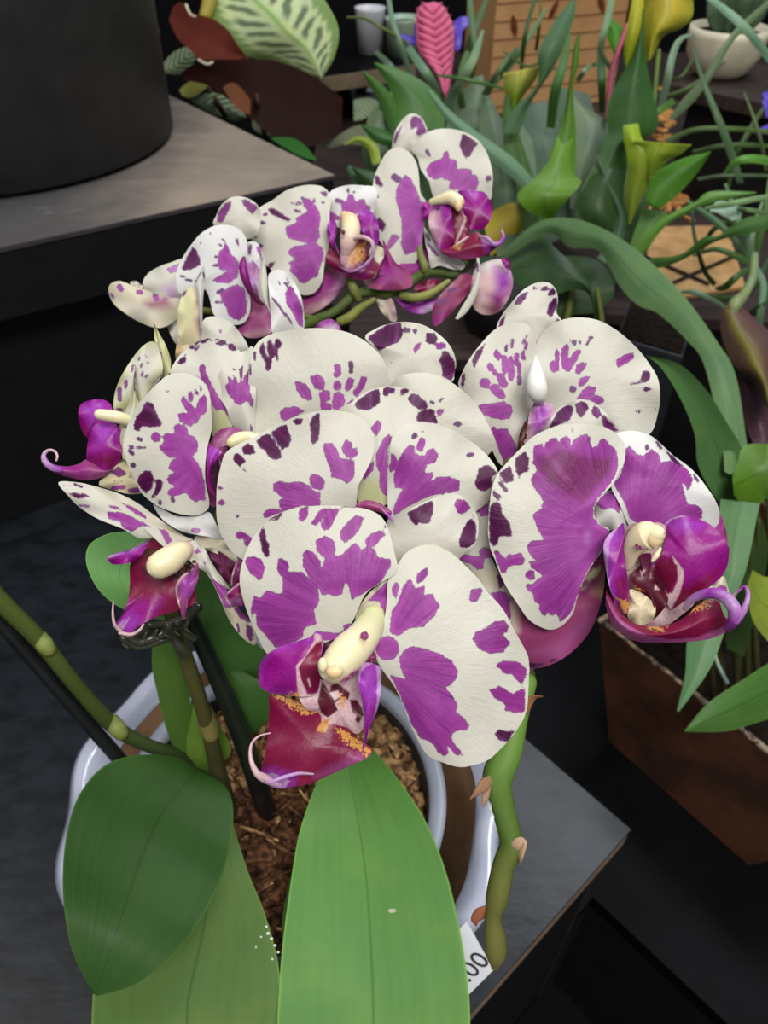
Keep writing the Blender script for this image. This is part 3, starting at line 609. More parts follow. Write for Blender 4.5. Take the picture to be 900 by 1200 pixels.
# project the text line into the card plane
pj = lambda p: C0 + (p - C0) * (((q0 - C0) @ nrm) / ((p - C0) @ nrm)) + nrm * .0003
tp0, tp1 = pj(tp0), pj(tp1); tx = tp1 - tp0; tx /= np.linalg.norm(tx); ty = np.cross(nrm, tx)
co = np.array([v.co[:] for v in mt.vertices]); co[:, 0] -= co[:, 0].min()
wv = tp0 + co[:, 0:1] * tx + co[:, 1:2] * ty + co[:, 2:3] * nrm
link('lettering', wv, [list(p.vertices) for p in mt.polygons], M['print'], tag_e, smooth=False)
# ================================================================== the orchid
POTC = onz(324, 975, 0.927)
orchid = empty('orchid_plant', (POTC[0], POTC[1], 0.80), label='white moth orchid with purple-blotched flowers and broad green leaves in ceramic pot', cat='plant')
orchid['category'] = 'orchid'; 
if 'cat' in orchid: del orchid['cat']
def flower(x, y, d, label=None):
    return empty('flower', W(x, y, d), orchid, label=label)

# ---- front flower
f = flower(430, 740, .240, 'front flower with open petals and crimson lip')
sheet(f, 'petal', 'A1', '880,385 872,330 820,150 740,82 600,60 450,58 300,82 180,150 100,260 50,420 70,560 140,740 210,850 340,850 470,790 580,745 645,665 720,515 850,430', .237,
 c='470,470', vein='660,690', gx=-.002, gy=.0, bowl=.005, ruf=.0012, k=4, spots=
 'm 125,530 155,545 190,505 222,512 245,520 275,520 275,425 300,405 380,402 420,445 383,380 380,315 400,285 450,310 475,355 480,385 500,330 545,325 590,312 625,275 660,250 688,285 730,275 765,285 775,325 845,338 850,370 800,455 720,510 640,555 620,470 604,465 590,525 555,535 520,525 480,530 465,490 470,560 440,610 455,680 390,705 380,755 310,790 240,808 200,760 140,695 130,620 110,650 106,610'
 '| m 500,212 550,245 555,290 545,330 480,325 455,290 448,240| m 250,335 268,333 300,350 312,385 295,425 265,430 245,395| m 580,190 620,140 665,103 705,120 680,190 640,230 600,255 578,235'
 '| m 710,238 740,205 800,185 822,212 790,235 765,272 715,272| m 425,150 470,80 520,62 500,110 450,165| m 475,155 520,70 585,72 560,110 520,185 490,188| m 357,90 378,65 412,62 408,110 375,150 360,140'
 '| g 210,125,235,105,9 | g 240,130,270,95,10| d 150,205 175,160 190,230 205,260 208,320 185,335 165,290| m 78,365 80,330 130,322 165,340 185,380 170,440 150,452 105,415| d 100,365,150,395,12| g 815,165,818,167,10'
 '| m 455,715 520,725 575,730 600,715 590,685 640,678 645,715 610,745 550,775 470,760| g 600,62,680,60,5')
sheet(f, 'petal', 'A2', '20,640 -5,560 0,490 45,400 58,300 62,220 110,140 150,80 210,45 290,38 370,70 430,120 510,200 570,280 640,360 700,470 750,560 770,620 768,760 755,880 700,980 620,1070 560,1120 480,1145 420,1152 340,1130 260,1090 200,990 160,900 130,820 90,740', .236,
 c='330,600', vein='-20,620', gx=.001, gy=-.001, bowl=.005, ruf=.0012, k=3, spots=
 'm 120,610 135,570 190,545 260,560 320,580 380,615 418,670 405,710 370,745 350,745 385,790 415,845 405,870 440,900 475,940 460,965 400,975 385,985 390,1030 430,1070 443,1098 400,1090 370,1050 360,1045 365,1080 350,1105 310,1075 290,1040 260,1020 225,1010 180,940 150,860 120,790 75,690 150,710 125,660'
 '| m 60,553,60,558,59| m 70,465 80,370 110,330 135,250 160,210 185,220 195,250 250,240 245,285 290,282 300,310 325,340 300,390 240,450 190,455 165,460 120,493 85,490| m 205,225 205,185 235,160 265,148 262,190 235,220 215,235'
 '| m 80,250 110,218 120,250 105,308 85,285| m 470,300 480,260 530,250 542,270 510,320 475,328| m 487,510 500,475 540,460 600,420 650,415 670,450 665,475 640,485 680,530 640,575 580,585 520,560'
 '| m 600,640 640,618 710,618 755,655 760,690 735,740 705,715 690,690 640,680| m 565,768 620,745 690,780 715,770 752,750 750,875 700,880 650,870 655,840 610,815| d 598,990 615,960 650,970 700,972 665,1025 620,1020')
sheet(f, 'sepal', 'A8', '20,230 80,190 160,150 300,88 400,50 480,52 560,95 610,180 625,260 600,380 530,440 450,520 300,600 140,590 20,420', .244, c='300,330', vein='-80,800', spots=
 'd 150,175 240,125 320,90 328,130 315,210 290,250 230,240 215,262 180,230| m 465,120 480,85 530,85 572,135 550,165 510,185 480,175| d 495,360 510,300 540,240 575,210 610,250 605,370 550,410 500,400| g 583,195,585,196,10| g 390,55,392,55,9', gy=.002)
sheet(f, 'sepal', 'A1', '660,640 700,560 760,490 830,450 830,620 800,700 740,740 680,720', .2405, c='745,620', base='c', spots='m 690,590 740,540 800,480 830,450 825,620 805,615 780,560 730,560 700,580', bowl=.001)
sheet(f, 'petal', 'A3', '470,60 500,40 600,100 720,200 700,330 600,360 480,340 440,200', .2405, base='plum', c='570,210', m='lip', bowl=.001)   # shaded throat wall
tube(f, 'column', 'A3', '790,-40,70 765,20,86 722,90,98 650,165,112 585,235,104 556,262,92', [.2405, .237, .231, .2255, .2225, .2215], ['ygreen', 'ygreen', 'cream', 'cream', 'cream'], ns=24, m='column')
blob(f, 'anther_cap', 'A3', '560,285', .2125, (10.5, 7.5, 7), 'peach', label='peach anther cap', m='column')
blob(f, 'anther_cap', 'A3', '492,245', .2150, (6, 9, 6), 'cream', m='column')
sheet(f, 'callus', 'A3', '715,60 745,50 760,75 745,100 715,92', .2215, m='lip', base='mauve', bowl=.001, thick=.0004, dense=1.3)
sheet(f, 'callus', 'A3', '745,190 775,165 805,185 800,225 760,232 742,215', .229, m='lip', base='dusty', bowl=.001, thick=.0004, dense=1.3)
sheet(f, 'callus', 'A3', '590,342 650,300 686,272 672,310 630,340', .2195, m='lip', base='mauve', bowl=.0005, thick=.0004, dense=1.3)
sheet(f, 'side_lobe', 'A3', '455,45 488,75 495,130 482,200 480,300 462,400 430,425 380,432 330,430 260,418 180,408 125,370 116,290 130,230 170,180 240,140 350,105 420,80', .2265, c='320,270', m='lip', dense=2, bowl=.005, base='violet', vein='500,420', paint=
 'magenta~ 110,400 130,230 200,170 330,130 420,100 420,420| pink 335,250 385,200 445,100 440,60 480,70 492,130 400,190 350,260 365,330 400,420 470,410 430,470 350,450 340,350| crimson 350,265 400,185 450,120 487,105 482,300 462,400 430,420 402,410 370,340| pink 400,330 410,320 425,370 415,375| spk 300,410 350,400 350,440 300,430 ', gx=-.004)
sheet(f, 'lip', 'A3', '180,415 240,425 320,450 400,480 480,520 560,590 640,620 700,680 780,735 765,782 700,815 600,860 500,905 400,945 300,962 240,970 180,955 135,900 130,860 155,760 170,640 178,520', .228, c='430,720', m='lip', dense=2, base='crimson', vein='620,480', bowl=.007, gy=-.006, paint=
 'violet~ 110,1000 120,880 200,860 330,890 300,990| lilac 135,885 200,880 300,925 260,975 200,960| mauve~ 450,900 700,760 760,780 600,880 | spk 200,415 330,450 460,520 380,540 260,470| spk 560,610 640,640 700,690 775,740 750,785 680,740 600,680| gold 450,630 470,600 500,560 525,550 530,580 510,640 480,640', label='crimson lip with gold flecks')
sheet(f, 'callus', 'A3', '340,260 480,330 600,330 700,290 725,500 735,590 690,650 600,605 520,645 455,632 470,530 400,505 350,430', .2305, c='560,480', m='lip', dense=2, base='pink', paint=
 'maroon 470,420 485,340 530,400 540,365 575,350 650,410 640,450 600,440 560,470 580,510 520,555 480,525 460,460| pink 530,410 580,395 600,430 560,455| maroon 650,450 690,450 722,500 733,540 700,592 680,570 690,540 662,520| gold 450,630 500,560 530,565 500,640|spk 600,420 625,430 610,500 590,480', bowl=.003)
sheet(f, 'side_lobe', 'A3', '700,290 710,245 745,230 790,240 832,265 834,330 825,450 800,540 765,620 738,720 722,742 735,640 732,540 715,430 702,350', .2225, c='770,400', m='lip', dense=2, base='violet', paint='lilac 800,230 840,250 835,450 790,560 810,450 810,300| lilac 700,230 790,235 740,260 712,300 705,350|magenta~ 740,600 790,500 750,700', gx=.006, bowl=.003)
tube(f, 'tendril', 'A3', '240,955,14 160,915,26 105,880,20 70,800,13 72,715,8 115,665,6 185,645,4', [.224, .221, .219, .219, .220, .222, .224], ['lilac', 'pink', 'pink', 'pink'])
tube(f, 'tendril', 'A3', '435,885,6 350,882,10 260,905,12 180,935,10', [.2255, .2225, .2205, .220], ['pink', 'lilac', 'lilac'])

# ---- middle flower
f = flower(430, 585, .252, 'middle flower partly hidden by the front one')
sheet(f, 'petal', 'A4', '105,260 170,215 250,180 330,135 440,85 520,60 600,48 700,52 770,75 820,120 850,180 850,250 830,310 800,370 770,430 762,520 765,620 600,660 400,740 260,795 205,800 170,785 130,750 85,680 62,600 58,520 62,420 80,330', .2465, c='420,400', vein='790,560', gx=-.001, gy=.001, ruf=.0016, k=4, spots=
 'd 258,200 285,175 325,160 345,200 380,245 388,285 355,297 320,285 300,250 270,230| d 335,155 370,130 410,115 425,150 437,195 420,230 390,245 365,215 345,185| d 180,235 215,210 245,225 258,260 225,272 195,265| d 140,280 155,255 185,270 205,305 175,330 145,305| d 437,98 470,82 492,90 490,115 455,122'
 '| d 535,90 550,62 578,60 580,150 570,200 550,222 530,205 535,160 525,120| g 195,343,202,350,6| g 88,362,90,363,4| m 72,435,85,438,10| m 60,510 85,490 105,512 85,530 65,522| g 160,577,170,577,7| m 150,665 175,652 215,670 240,690 215,735 195,720 205,695 165,695'
 '| m 290,570 310,545 350,537 385,545 370,520 375,495 395,490 370,470 345,450 342,415 375,400 420,410 440,405 480,405 520,420 550,450 580,460 580,525 470,530 410,550 330,580 300,590| m 525,380 545,365 575,372 605,400 602,435 580,450 545,440 525,410'
 '| m 590,240 600,208 640,210 665,245 680,280 690,290 720,290 750,295 755,340 748,385 715,418 690,395 665,390 635,385 628,340 610,290| m 685,235 710,190 740,210 740,240 765,230 770,265 745,290 705,278')
sheet(f, 'petal', 'A5', '240,700 232,560 238,430 248,340 270,285 320,252 400,238 490,246 580,285 670,345 740,410 788,490 770,580 720,650 600,720 400,760 290,760', .2485, c='470,500', vein='200,740', gx=.001, spots=
 'm 255,680 290,600 310,570 270,565 262,500 280,430 300,400 320,370 345,345 370,360 372,390 395,400 420,400 430,375 465,365 490,400 470,440 430,450 420,490 455,487 465,500 450,530 480,510 550,510 598,530 590,580 540,590 450,605 330,660 265,710'
 '| m 240,470 250,390 270,400 285,440 275,470 250,490| g 362,310,372,300,12| m 395,365,405,330,18| g 407,280,408,281,7| g 640,400,660,400,12| d 670,540 690,465 740,445 785,490 755,515 758,560 720,585 680,570| g 510,600,512,601,5')
sheet(f, 'sepal', 'A5', '-20,195 60,130 130,80 190,62 270,55 350,75 410,110 450,150 480,200 490,248 420,330 320,500 240,640 90,645 60,400', .2525, c='240,330', base='w', vein='160,700', gy=-.002, paint='ygreen~ 60,560 150,520 250,540 240,660 90,660', spots=
 'd 60,150 100,110 150,75 190,65 200,130 170,160 130,175 85,172| d 205,80 215,58 272,60 272,95 245,90 230,108 212,100| d 295,75 320,58 345,75 330,90 300,105| d 330,120 350,85 390,100 435,140 435,165 390,175 350,145| d 375,210 385,185 430,165 465,170 488,243 420,235 380,230'
 '| m 148,265 180,222 203,240 195,280 172,312| m 172,400 195,350 215,310 240,290 255,310 235,370 232,440 235,610 215,600 190,560 195,500 175,450| m 100,505 130,455 165,430 160,480 115,525')
tube(f, 'column', 'A5', '85,655,14 130,650,24 190,665,22 240,690,14', .2455, ['mauve', 'dusty', 'mauve'])
tube(f, 'column', 'A5', '205,672,4 222,690,7 245,715,8 262,735,4', .242, ['lilac', 'violet', 'lilac'])
sheet(f, 'sepal', 'A8', '600,110 690,100 720,300 700,400 730,520 800,640 900,800 930,1000 960,1230 900,1130 830,900 740,760 640,640 560,540 470,455 500,430 560,400 610,250', .2555, c='690,520', base='w', bowl=.003, vein='560,560', spots=
 'm 610,165 640,120 690,108 690,195 640,200| m 480,465 540,445 580,460 630,460 620,420 660,400 700,410 715,470 660,480 655,545 610,550 570,510 520,500| d 740,590 770,560 800,640 760,680| m 700,700 790,690 880,780 820,900 760,800', paint='c~ 600,560 800,500 780,720 660,640|tan~ 830,700 900,760 900,1000')

# ---- flower behind the middle one
f = flower(430, 480, .274)
sheet(f, 'petal', 'A6', '70,190 110,130 190,90 300,72 400,65 490,70 580,90 660,130 720,180 765,240 790,310 790,370 740,450 600,560 400,600 200,640 60,650 50,600 48,480 50,350 55,260', .268, c='420,340', vein='480,640', spots=
 'd 100,180 125,135 135,150 140,200 172,230 172,275 155,297 138,285 140,245 120,215| d 145,180 148,140 165,120 180,150 195,200 185,225 160,225| d 185,160 190,130 205,110 225,130 225,160 205,180 212,240 200,240 185,200| d 82,190,84,235,8| d 60,260,60,310,6| d 62,420,66,470,12'
 '| m 295,350 310,343 355,360 380,395 387,440 365,450 330,430 305,395| m 375,320 420,305 450,330 455,375 440,395 400,385 382,355| m 420,410 450,388 480,400 485,440 460,455 490,470 490,500 430,500 430,450| m 490,450 500,410 525,400 555,415 560,450 550,490 520,500 495,490'
 '| m 500,255 538,255 540,310 515,335 500,315| m 518,360,518,375,20| g 590,250,592,295,13| m 560,350 580,325 612,335 600,375 570,405 558,385| m 600,400 630,360 645,320 682,318 665,370 625,430 603,420| m 550,500 560,470 600,438 605,445 570,500| m 215,510 240,485 300,478 350,500 300,530 240,560 220,540', gy=.002)
sheet(f, 'sepal', 'A7', '35,115 80,75 150,45 240,32 330,45 400,80 460,130 500,190 515,250 505,310 490,350 350,400 150,380 100,200', .281, c='290,220', vein='150,480', spots=
 'd 45,115 110,70 160,42 225,35 235,100 215,140 150,165 110,188 85,160| g 250,75,262,76,14| g 298,80,300,82,14| m 285,180 300,150 332,138 325,170 300,200| d 352,130 358,90 400,88 420,115 410,145 375,155| m 425,160,445,155,18| d 425,240 440,190 465,180 490,210 512,250 512,300 490,345 445,325 438,300 440,270|g 172,247,174,248,4|g 265,180,266,181,3')
sheet(f, 'petal', 'A7', '180,350 230,315 310,300 400,310 480,345 550,395 610,450 660,530 700,610 720,680 640,760 450,760 250,600 150,450', .273, c='430,520', vein='100,620', spots=
 'g 385,455,395,460,8| g 418,450 435,430 452,435 435,458| m 412,500 430,490 455,492 440,525 418,535| g 490,570 520,555 553,570 525,588|g 500,635,501,635,3', gx=.002)

# ---- upper right flower, seen from above
f = flower(625, 460, .292, 'flower with small streaks behind the right front one')
sheet(f, 'petal', 'B5', '40,670 60,580 110,490 180,400 250,330 330,295 400,290 450,310 480,360 500,450 530,600 480,760 440,850 420,960 385,1050 300,1130 240,1050 200,900 150,780', .289, c='310,650', vein='520,770', spots=
 'd 108,520 140,460 195,410 175,470 150,520 125,565 118,530| d 45,660 60,585 80,590 65,685| m 240,465 260,445 275,465 300,490 270,515 245,490| m 220,545,228,560,20| m 245,575,252,585,16| m 188,645,196,645,30| m 215,670 235,645 270,655 310,700 312,735 280,740 235,710| m 285,610,300,650,26'
 '| m 305,500,308,570,19| m 325,500 345,475 358,500 368,600 350,640 330,625 320,570| m 378,480,376,530,15| m 352,390,350,435,10| g 317,425,315,455,9| m 412,410,432,370,8| m 428,440,435,410,9| m 410,495,418,465,11| m 393,535,393,585,13| g 393,610,392,645,14| g 423,495,424,505,6'
 '| m 150,780 180,765 240,762 300,750 345,775 355,810 335,855 290,862 230,850 180,830| m 225,910 240,895 265,915 320,905 350,960 375,1000 385,1050 305,1125 270,1030', gx=.001)
sheet(f, 'petal', 'B6', '90,260 110,180 170,110 240,75 340,60 450,75 540,120 620,180 700,260 760,340 805,420 818,520 805,620 760,740 640,780 450,760 250,700 140,580 100,420', .290, c='470,400', vein='90,570', ruf=.002, k=6, spots=
 'm 170,330 185,310 200,320 200,270 210,235 225,260 228,370 190,388 172,370| m 238,300 240,240 265,215 288,225 275,300 290,290 320,255 350,245 355,265 320,330 285,380 262,375 238,340| g 290,190,291,195,6| g 315,200,315,215,13| g 347,200,347,210,9| g 388,220,405,180,8| g 405,180,418,175,8'
 '| m 318,385 330,340 360,320 390,325 370,370 340,395| m 335,450 350,415 385,398 408,410 385,450 345,468| g 305,480,307,481,22| m 320,545 360,490 390,458 445,470 435,510 480,525 493,550 460,575 410,545 350,540| m 560,310 600,280 670,262 660,305 620,330 570,360 558,335'
 '| d 640,445 700,430 715,380 740,368 765,390 755,430 720,445 650,460| d 705,490 730,468 785,475 750,492 720,497| d 660,610 700,598 720,608 695,620| g 792,598,794,599,6')
sheet(f, 'sepal', 'B5', '262,330 290,250 350,170 420,95 500,55 560,55 600,85 620,150 610,230 640,280 600,340 500,450 350,400', .295, c='450,240', vein='480,600', spots=
 'd 362,185 370,150 410,120 447,105 430,150 395,185| d 265,325 280,280 312,235 310,280 290,315| d 470,90,495,88,7| d 520,85,518,100,5| d 535,92,550,88,14| d 555,130 575,90 595,80 605,100 600,125 565,138| d 552,240 560,190 590,150 618,135 612,200 590,250 570,262| g 600,300 615,265 640,275 620,295')
tube(f, 'column', 'B5', '490,490,8 490,560,38 490,640,60 500,700,58 515,748,30', [.284, .281, .278, .278, .282], ['white', 'white', 'white'], ns=18, m='column')
sheet(f, 'side_lobe', 'B5', '440,900 450,830 475,780 530,757 590,775 600,860 570,920 500,980 430,1010 420,960', .281, c='515,870', m='lip', base='pink', paint='violet~ 470,790 520,760 580,790 560,900 480,950 460,900', dense=1.4)
sheet(f, 'lip', 'B5', '425,870 445,880 430,980 415,1020 385,1055 390,960', .284, m='lip', base='brown', dense=1.3, bowl=.001)

# ---- right front flower
f = flower(720, 640, .250, 'right front flower with deep purple petals')
sheet(f, 'petal', 'B1', '180,215 230,165 280,120 350,85 430,58 520,52 600,60 680,80 740,120 775,180 768,260 735,330 700,390 650,440 612,490 608,550 640,600 690,628 665,690 655,730 600,810 560,880 530,950 510,1010 490,1080 440,1140 380,1168 320,1155 250,1110 200,1040 140,950 100,870 70,790 45,730 32,640 38,520 50,420 75,340 120,280', .244, c='420,600', vein='690,650', ruf=.0014, gx=.001, spots=
 'm 275,190 295,165 325,160 330,190 345,155 380,130 405,130 418,160 425,135 450,118 475,135 478,175 490,140 510,135 530,115 560,105 585,125 585,150 600,180 620,175 640,140 660,125 690,165 720,190 735,230 735,300 700,370 650,430 610,480 600,560 640,605 700,635 680,680 655,730 600,805 555,880 530,950 508,1010 480,1080 445,1110 420,1130 415,1105 395,1080 375,1105 360,1075 335,1100 305,1060 310,1030 285,1020 275,970 250,960 235,940 240,920 280,920 300,890 330,880 290,850 265,835 250,800 290,795 250,750 243,710 270,685 330,680 300,620 275,550 290,530 330,510 315,495 330,480 310,440 280,400 262,360 270,330 300,310 275,270'
 '| m 230,865 255,838 285,850 288,890 260,903 235,885| d 175,260 185,235 215,215 235,200 255,250 250,320 225,315 200,350 185,320| d 92,340 100,310 150,282 170,330 172,365 130,372| g 95,370,130,415,11| d 55,430 65,412 105,450 95,468 62,450'
 '| d 38,640 38,500 60,480 85,470 105,495 110,540 150,590 168,665 130,665 95,665 85,700 60,720 40,690| m 60,740 90,740 130,790 140,755 170,760 210,750 235,790 215,820 170,820 140,830 130,860 105,865 85,820| g 487,75,488,95,6', ink_paint='p 300,230 400,200 480,200 600,230 700,240 690,330 600,420 560,500 450,440 360,380 300,300| l 572,650,566,690,16')
sheet(f, 'petal', 'B2', '140,85 200,68 260,70 330,95 390,145 450,200 520,250 580,310 640,390 675,450 690,510 670,580 600,600 500,620 350,620 230,580 200,540 160,450 120,370 130,340 170,270 190,190 175,120', .2485, c='400,340', vein='230,620', ruf=.0015, base='white', spots=
 'm 190,160 215,148 235,165 255,190 290,200 310,180 335,160 370,190 380,230 430,225 480,240 520,270 550,320 545,350 520,380 495,340 500,375 510,420 520,450 570,460 600,480 600,530 550,540 400,560 270,560 215,530 190,450 130,350 170,290 190,220| g 307,150,308,160,11| g 360,130,380,155,9| d 400,165 440,195 500,250 480,265 430,220| g 555,300,575,335,8')
sheet(f, 'sepal', 'B2', '30,430 90,390 140,380 175,440 212,520 212,575 150,595 90,582 45,545 30,490', .2500, c='125,490', base='white', spots='m 40,460 60,420 110,380 150,405 168,460 160,500 110,470 80,485')
sheet(f, 'sepal', 'B6', '150,720 200,620 250,575 320,548 370,540 430,565 490,610 540,670 577,732 500,790 300,790', .262, c='370,680', vein='450,900', base='w', spots=
 'd 165,710 210,620 260,575 305,575 310,610 290,660 240,685| d 322,570 350,545 390,560 400,590 375,630 355,650 325,620| d 415,600 430,572 460,590 478,625 450,655 415,630| d 475,640 490,630 575,725 530,735 480,690', dense=1.3)
sheet(f, 'sepal', 'B4', '270,812 330,805 400,790 480,755 560,700 640,620 700,530 740,430 770,310 782,180 775,80 650,100 400,300 180,330 120,400 150,500 200,600 240,720', .2535, c='430,500', vein='760,60', base='dusty', gy=.004, bowl=.006, paint=
 'c~ 120,330 200,400 200,560 160,520|ygreen 640,220 690,160 760,130 740,190 680,230| ygreen 620,290 650,240 700,230 650,290| tan~ 700,300 770,180 770,330| plum~ 600,250 640,220 740,190 760,260 640,300|mauve~ 300,700 500,600 640,450 700,500 500,750', label='dusty pink lower sepal seen from behind', spots='d 270,770 330,765 390,775 330,808 275,808| d 410,750 440,735 480,745 430,770')
sheet(f, 'sepal', 'B2', '640,580 690,510 715,560 732,640 738,720 680,680', .2535, base='mauve', c='695,610', bowl=.002, paint='magenta~ 660,560 700,540 720,600 690,640')
sheet(f, 'sepal', 'B3', '620,500 680,450 712,428 732,480 737,535 690,545 640,540', .250, base='c', c='685,495', bowl=.001, spots='m 670,490 700,470 730,490 735,530 690,540|m 640,500 660,480 665,510', m='petal')
sheet(f, 'lip', 'B3', '190,180 300,150 400,160 460,300 520,450 560,560 480,640 400,690 250,710 140,620 150,400', .2485, c='330,420', m='lip', base='pink', dense=1.4, bowl=-.006, paint='cream~ 190,200 300,200 300,330 230,420| maroon~ 150,600 250,640 400,690 200,720')
tube(f, 'column', 'B3', '205,370,30 222,300,48 262,240,66 310,212,78 350,205,52', [.244, .241, .238, .236, .234], ['pink', 'cream', 'cream', 'cream'], ns=20, m='column')
blob(f, 'anther_cap', 'B3', '345,225', .2335, (11, 11.5, 8), 'peach', label='peach anther cap', m='column')
tube(f, 'column', 'B3', '375,285,10 355,320,16 335,348,8', .2345, ['cream', 'cream'], m='column')
sheet(f, 'callus', 'B3', '245,262 258,262 285,280 270,290 250,280', .2335, m='lip', base='mauve', bowl=0, thick=.0003, dense=1.5)
sheet(f, 'callus', 'B3', '230,410 270,370 262,320 325,308 330,350 350,380 362,450 412,520 412,575 350,652 332,640 350,580 300,535 240,490 226,450', .242, c='305,460', m='lip', base='maroon', dense=1.6, bowl=.002, paint='plum~ 265,320 325,310 330,370 280,400|spk 225,470 300,520 270,540 225,500|pink 270,400 300,395 280,425|pink 350,470 372,500 345,500')
sheet(f, 'callus', 'B3', '215,500 255,505 320,548 352,590 342,650 300,682 240,685 205,640 208,560', .2395, c='275,600', m='lip', base='cream', dense=1.4, bowl=.004)
sheet(f, 'side_lobe', 'B3', '185,150 190,250 192,350 207,450 216,540 204,625 160,600 120,520 95,420 78,300 85,240 120,195 160,165', .2375, c='145,370', m='lip', dense=2, base='violet', bowl=.004, paint='magenta~ 120,300 190,200 200,450 215,540 170,600 130,500| crimson~ 150,450 200,420 215,560 190,610| lilac 60,240 120,170 170,150 110,240 105,300 100,420 118,520 90,500 70,320|gold 165,560 215,570 200,620 170,600|spk 140,540 215,560 200,640')
sheet(f, 'side_lobe', 'B3', '395,155 430,125 490,108 560,120 630,150 690,200 732,270 738,340 715,410 670,460 600,512 540,560 490,600 440,612 410,560 395,480 350,420 345,370 390,300 405,220', .2395, c='540,330', m='lip', dense=2, base='magenta', vein='420,620', bowl=.006, gx=-.004, paint=
 'violet~ 400,150 500,110 620,150 560,190 450,190| crimson~ 450,520 700,380 640,490 500,600| pink 440,320 480,370 500,400 500,440 480,520 440,600 400,620 400,500 440,520 470,450 460,390| crimson 350,380 385,310 400,320 410,370 420,330 440,330 450,360 465,370 470,430 455,470 440,510 415,525 395,480 350,420| crimson 495,480 520,500 540,540 490,575 440,608 450,570 480,530|lilac 396,155 430,122 490,106 500,112 440,130 402,165')
strip(f, 'lip', 'B3', '92,500 150,600 220,665 320,695 420,685 510,640 580,575 640,550 690,570 705,640', '88,580 115,670 170,735 270,775 400,780 520,775 610,765 680,745 740,710 760,670', [.240, .235, .231, .229, .230, .232], base='crimson', m='lip', nu=90, nv=30, fold=.004, label='curled crimson lip',
 paint='mauve 60,500 110,560 170,660 300,740 420,762 560,755 700,700 800,640 800,700 700,800 300,800 80,700|gold 300,675 330,680 390,705 400,725 340,712|gold 320,690 370,720 360,725 310,705| maroon 330,700 380,720 380,727 330,712| spk 360,660 520,600 650,550 640,590 480,640 400,700|dusty~ 100,560 150,640 110,660')
tube(f, 'tendril', 'B3', '505,600,12 540,555,20 600,525,26 670,520,30 730,550,34 768,605,36 765,660,32 730,705,20', [.235, .232, .229, .226, .224, .223, .224, .228], ['pink', 'lilac', 'violet', 'lilac', 'violet', 'mauve'])
tube(f, 'tendril', 'B3', '775,665,22 815,610,18 838,545,13 836,500,10 818,484,8 790,505,7 760,530,6', [.223, .222, .222, .223, .224, .225, .226], ['violet', 'lilac', 'violet', 'pink'])

# ---- left flower
f = flower(270, 520, .270, 'left flower turned towards the left')
sheet(f, 'petal', 'B7', '72,730 80,650 110,560 150,480 200,420 270,350 330,300 400,285 470,295 530,330 572,390 585,480 592,600 565,720 552,830 555,930 575,1030 570,1080 530,1110 480,1122 400,1110 320,1085 250,1050 180,990 150,930 120,870 90,800', .262, c='340,700', vein='600,740', spots=
 'd 130,590 150,540 185,500 200,460 220,450 245,465 265,510 280,550 303,575 290,600 235,605 180,600 165,630 140,625| m 262,660,264,662,28| g 160,672,175,675,14| g 110,718,125,720,10| g 150,725,200,722,9| g 108,745,130,760,12| g 128,828,133,828,17| g 325,385,335,390,9'
 '| d 150,910 180,870 205,853 235,860 255,910 240,960 205,995 170,960| d 262,910 290,905 308,930 290,980 250,1030 235,1015 262,960| g 285,1035,287,1050,12'
 '| m 405,445 425,418 450,450 475,470 495,500 515,440 545,405 565,430 565,510 545,530 525,530 510,580 480,580 470,605 400,570 390,525 430,515 450,520 425,480| m 450,410 468,385 488,420 478,460 460,445| g 488,370 515,400 515,430 490,405| g 525,365,526,385,7'
 '| m 280,720 310,690 300,655 320,635 370,640 365,600 385,585 430,590 455,620 450,645 490,655 512,700 505,750 480,775 500,800 530,850 550,920 555,1040 520,1030 495,1045 460,1020 440,985 410,1000 370,1010 340,1010 328,985 345,960 380,950 340,935 325,910 345,880 375,870 335,845 350,800 390,785 340,780 300,750| g 360,1025,365,1035,12', gx=-.003, gy=.001)
sheet(f, 'sepal', 'B7', '350,300 375,220 420,165 480,115 560,82 640,82 710,110 752,155 790,220 770,400 710,600 600,660 560,420 480,360', .271, c='600,300', vein='680,640', base='w', paint='ygreen~ 590,480 690,520 720,660 590,660', spots=
 'd 383,225 410,195 440,175 440,225 410,242| d 470,135,482,132,14| d 500,115,512,102,9| d 495,150,510,135,9| d 535,105,548,98,10| d 568,88,568,88,8| d 588,95,592,95,8| d 618,88,628,88,8| d 610,115 640,88 675,92 680,115 640,130| d 680,130 705,105 745,150 720,160 690,150'
 '| m 515,270 520,240 540,230 555,255 560,290 585,340 620,410 670,480 698,550 650,500 620,510 595,480 580,420 560,360 530,320')
sheet(f, 'petal', 'B7', '615,340 660,240 720,180 790,155 840,165 845,640 790,648 740,615 705,580 680,500 640,430', .2695, c='750,420', vein='720,650', base='w', spots=
 'm 665,360 690,345 675,300 700,310 715,330 715,295 735,310 745,345 770,330 790,290 815,260 815,460 790,450 760,475 730,465 700,430 680,395| g 722,240,724,265,11| g 762,250,764,310,11| g 752,180,755,195,8| g 815,240,820,300,7| m 815,400 835,440 830,490 812,480|g 820,595,825,620,9')
sheet(f, 'lip', 'B7', '520,740 535,700 580,690 605,650 650,612 730,602 790,642 800,680 700,700 670,790 650,900 620,1060 575,1040 560,850 600,760 560,795', .2685, c='610,730', m='lip', base='mauve', dense=1.3, bowl=.002, paint='plum~ 560,850 650,790 620,1060 570,1040|black~ 600,830 650,800 620,960 595,950')
tube(f, 'column', 'B7', '860,668,26 800,665,38 745,678,44 710,692,34', [.2625, .2625, .2605, .2595], ['cream', 'cream', 'ygreen'], ns=16, m='column')
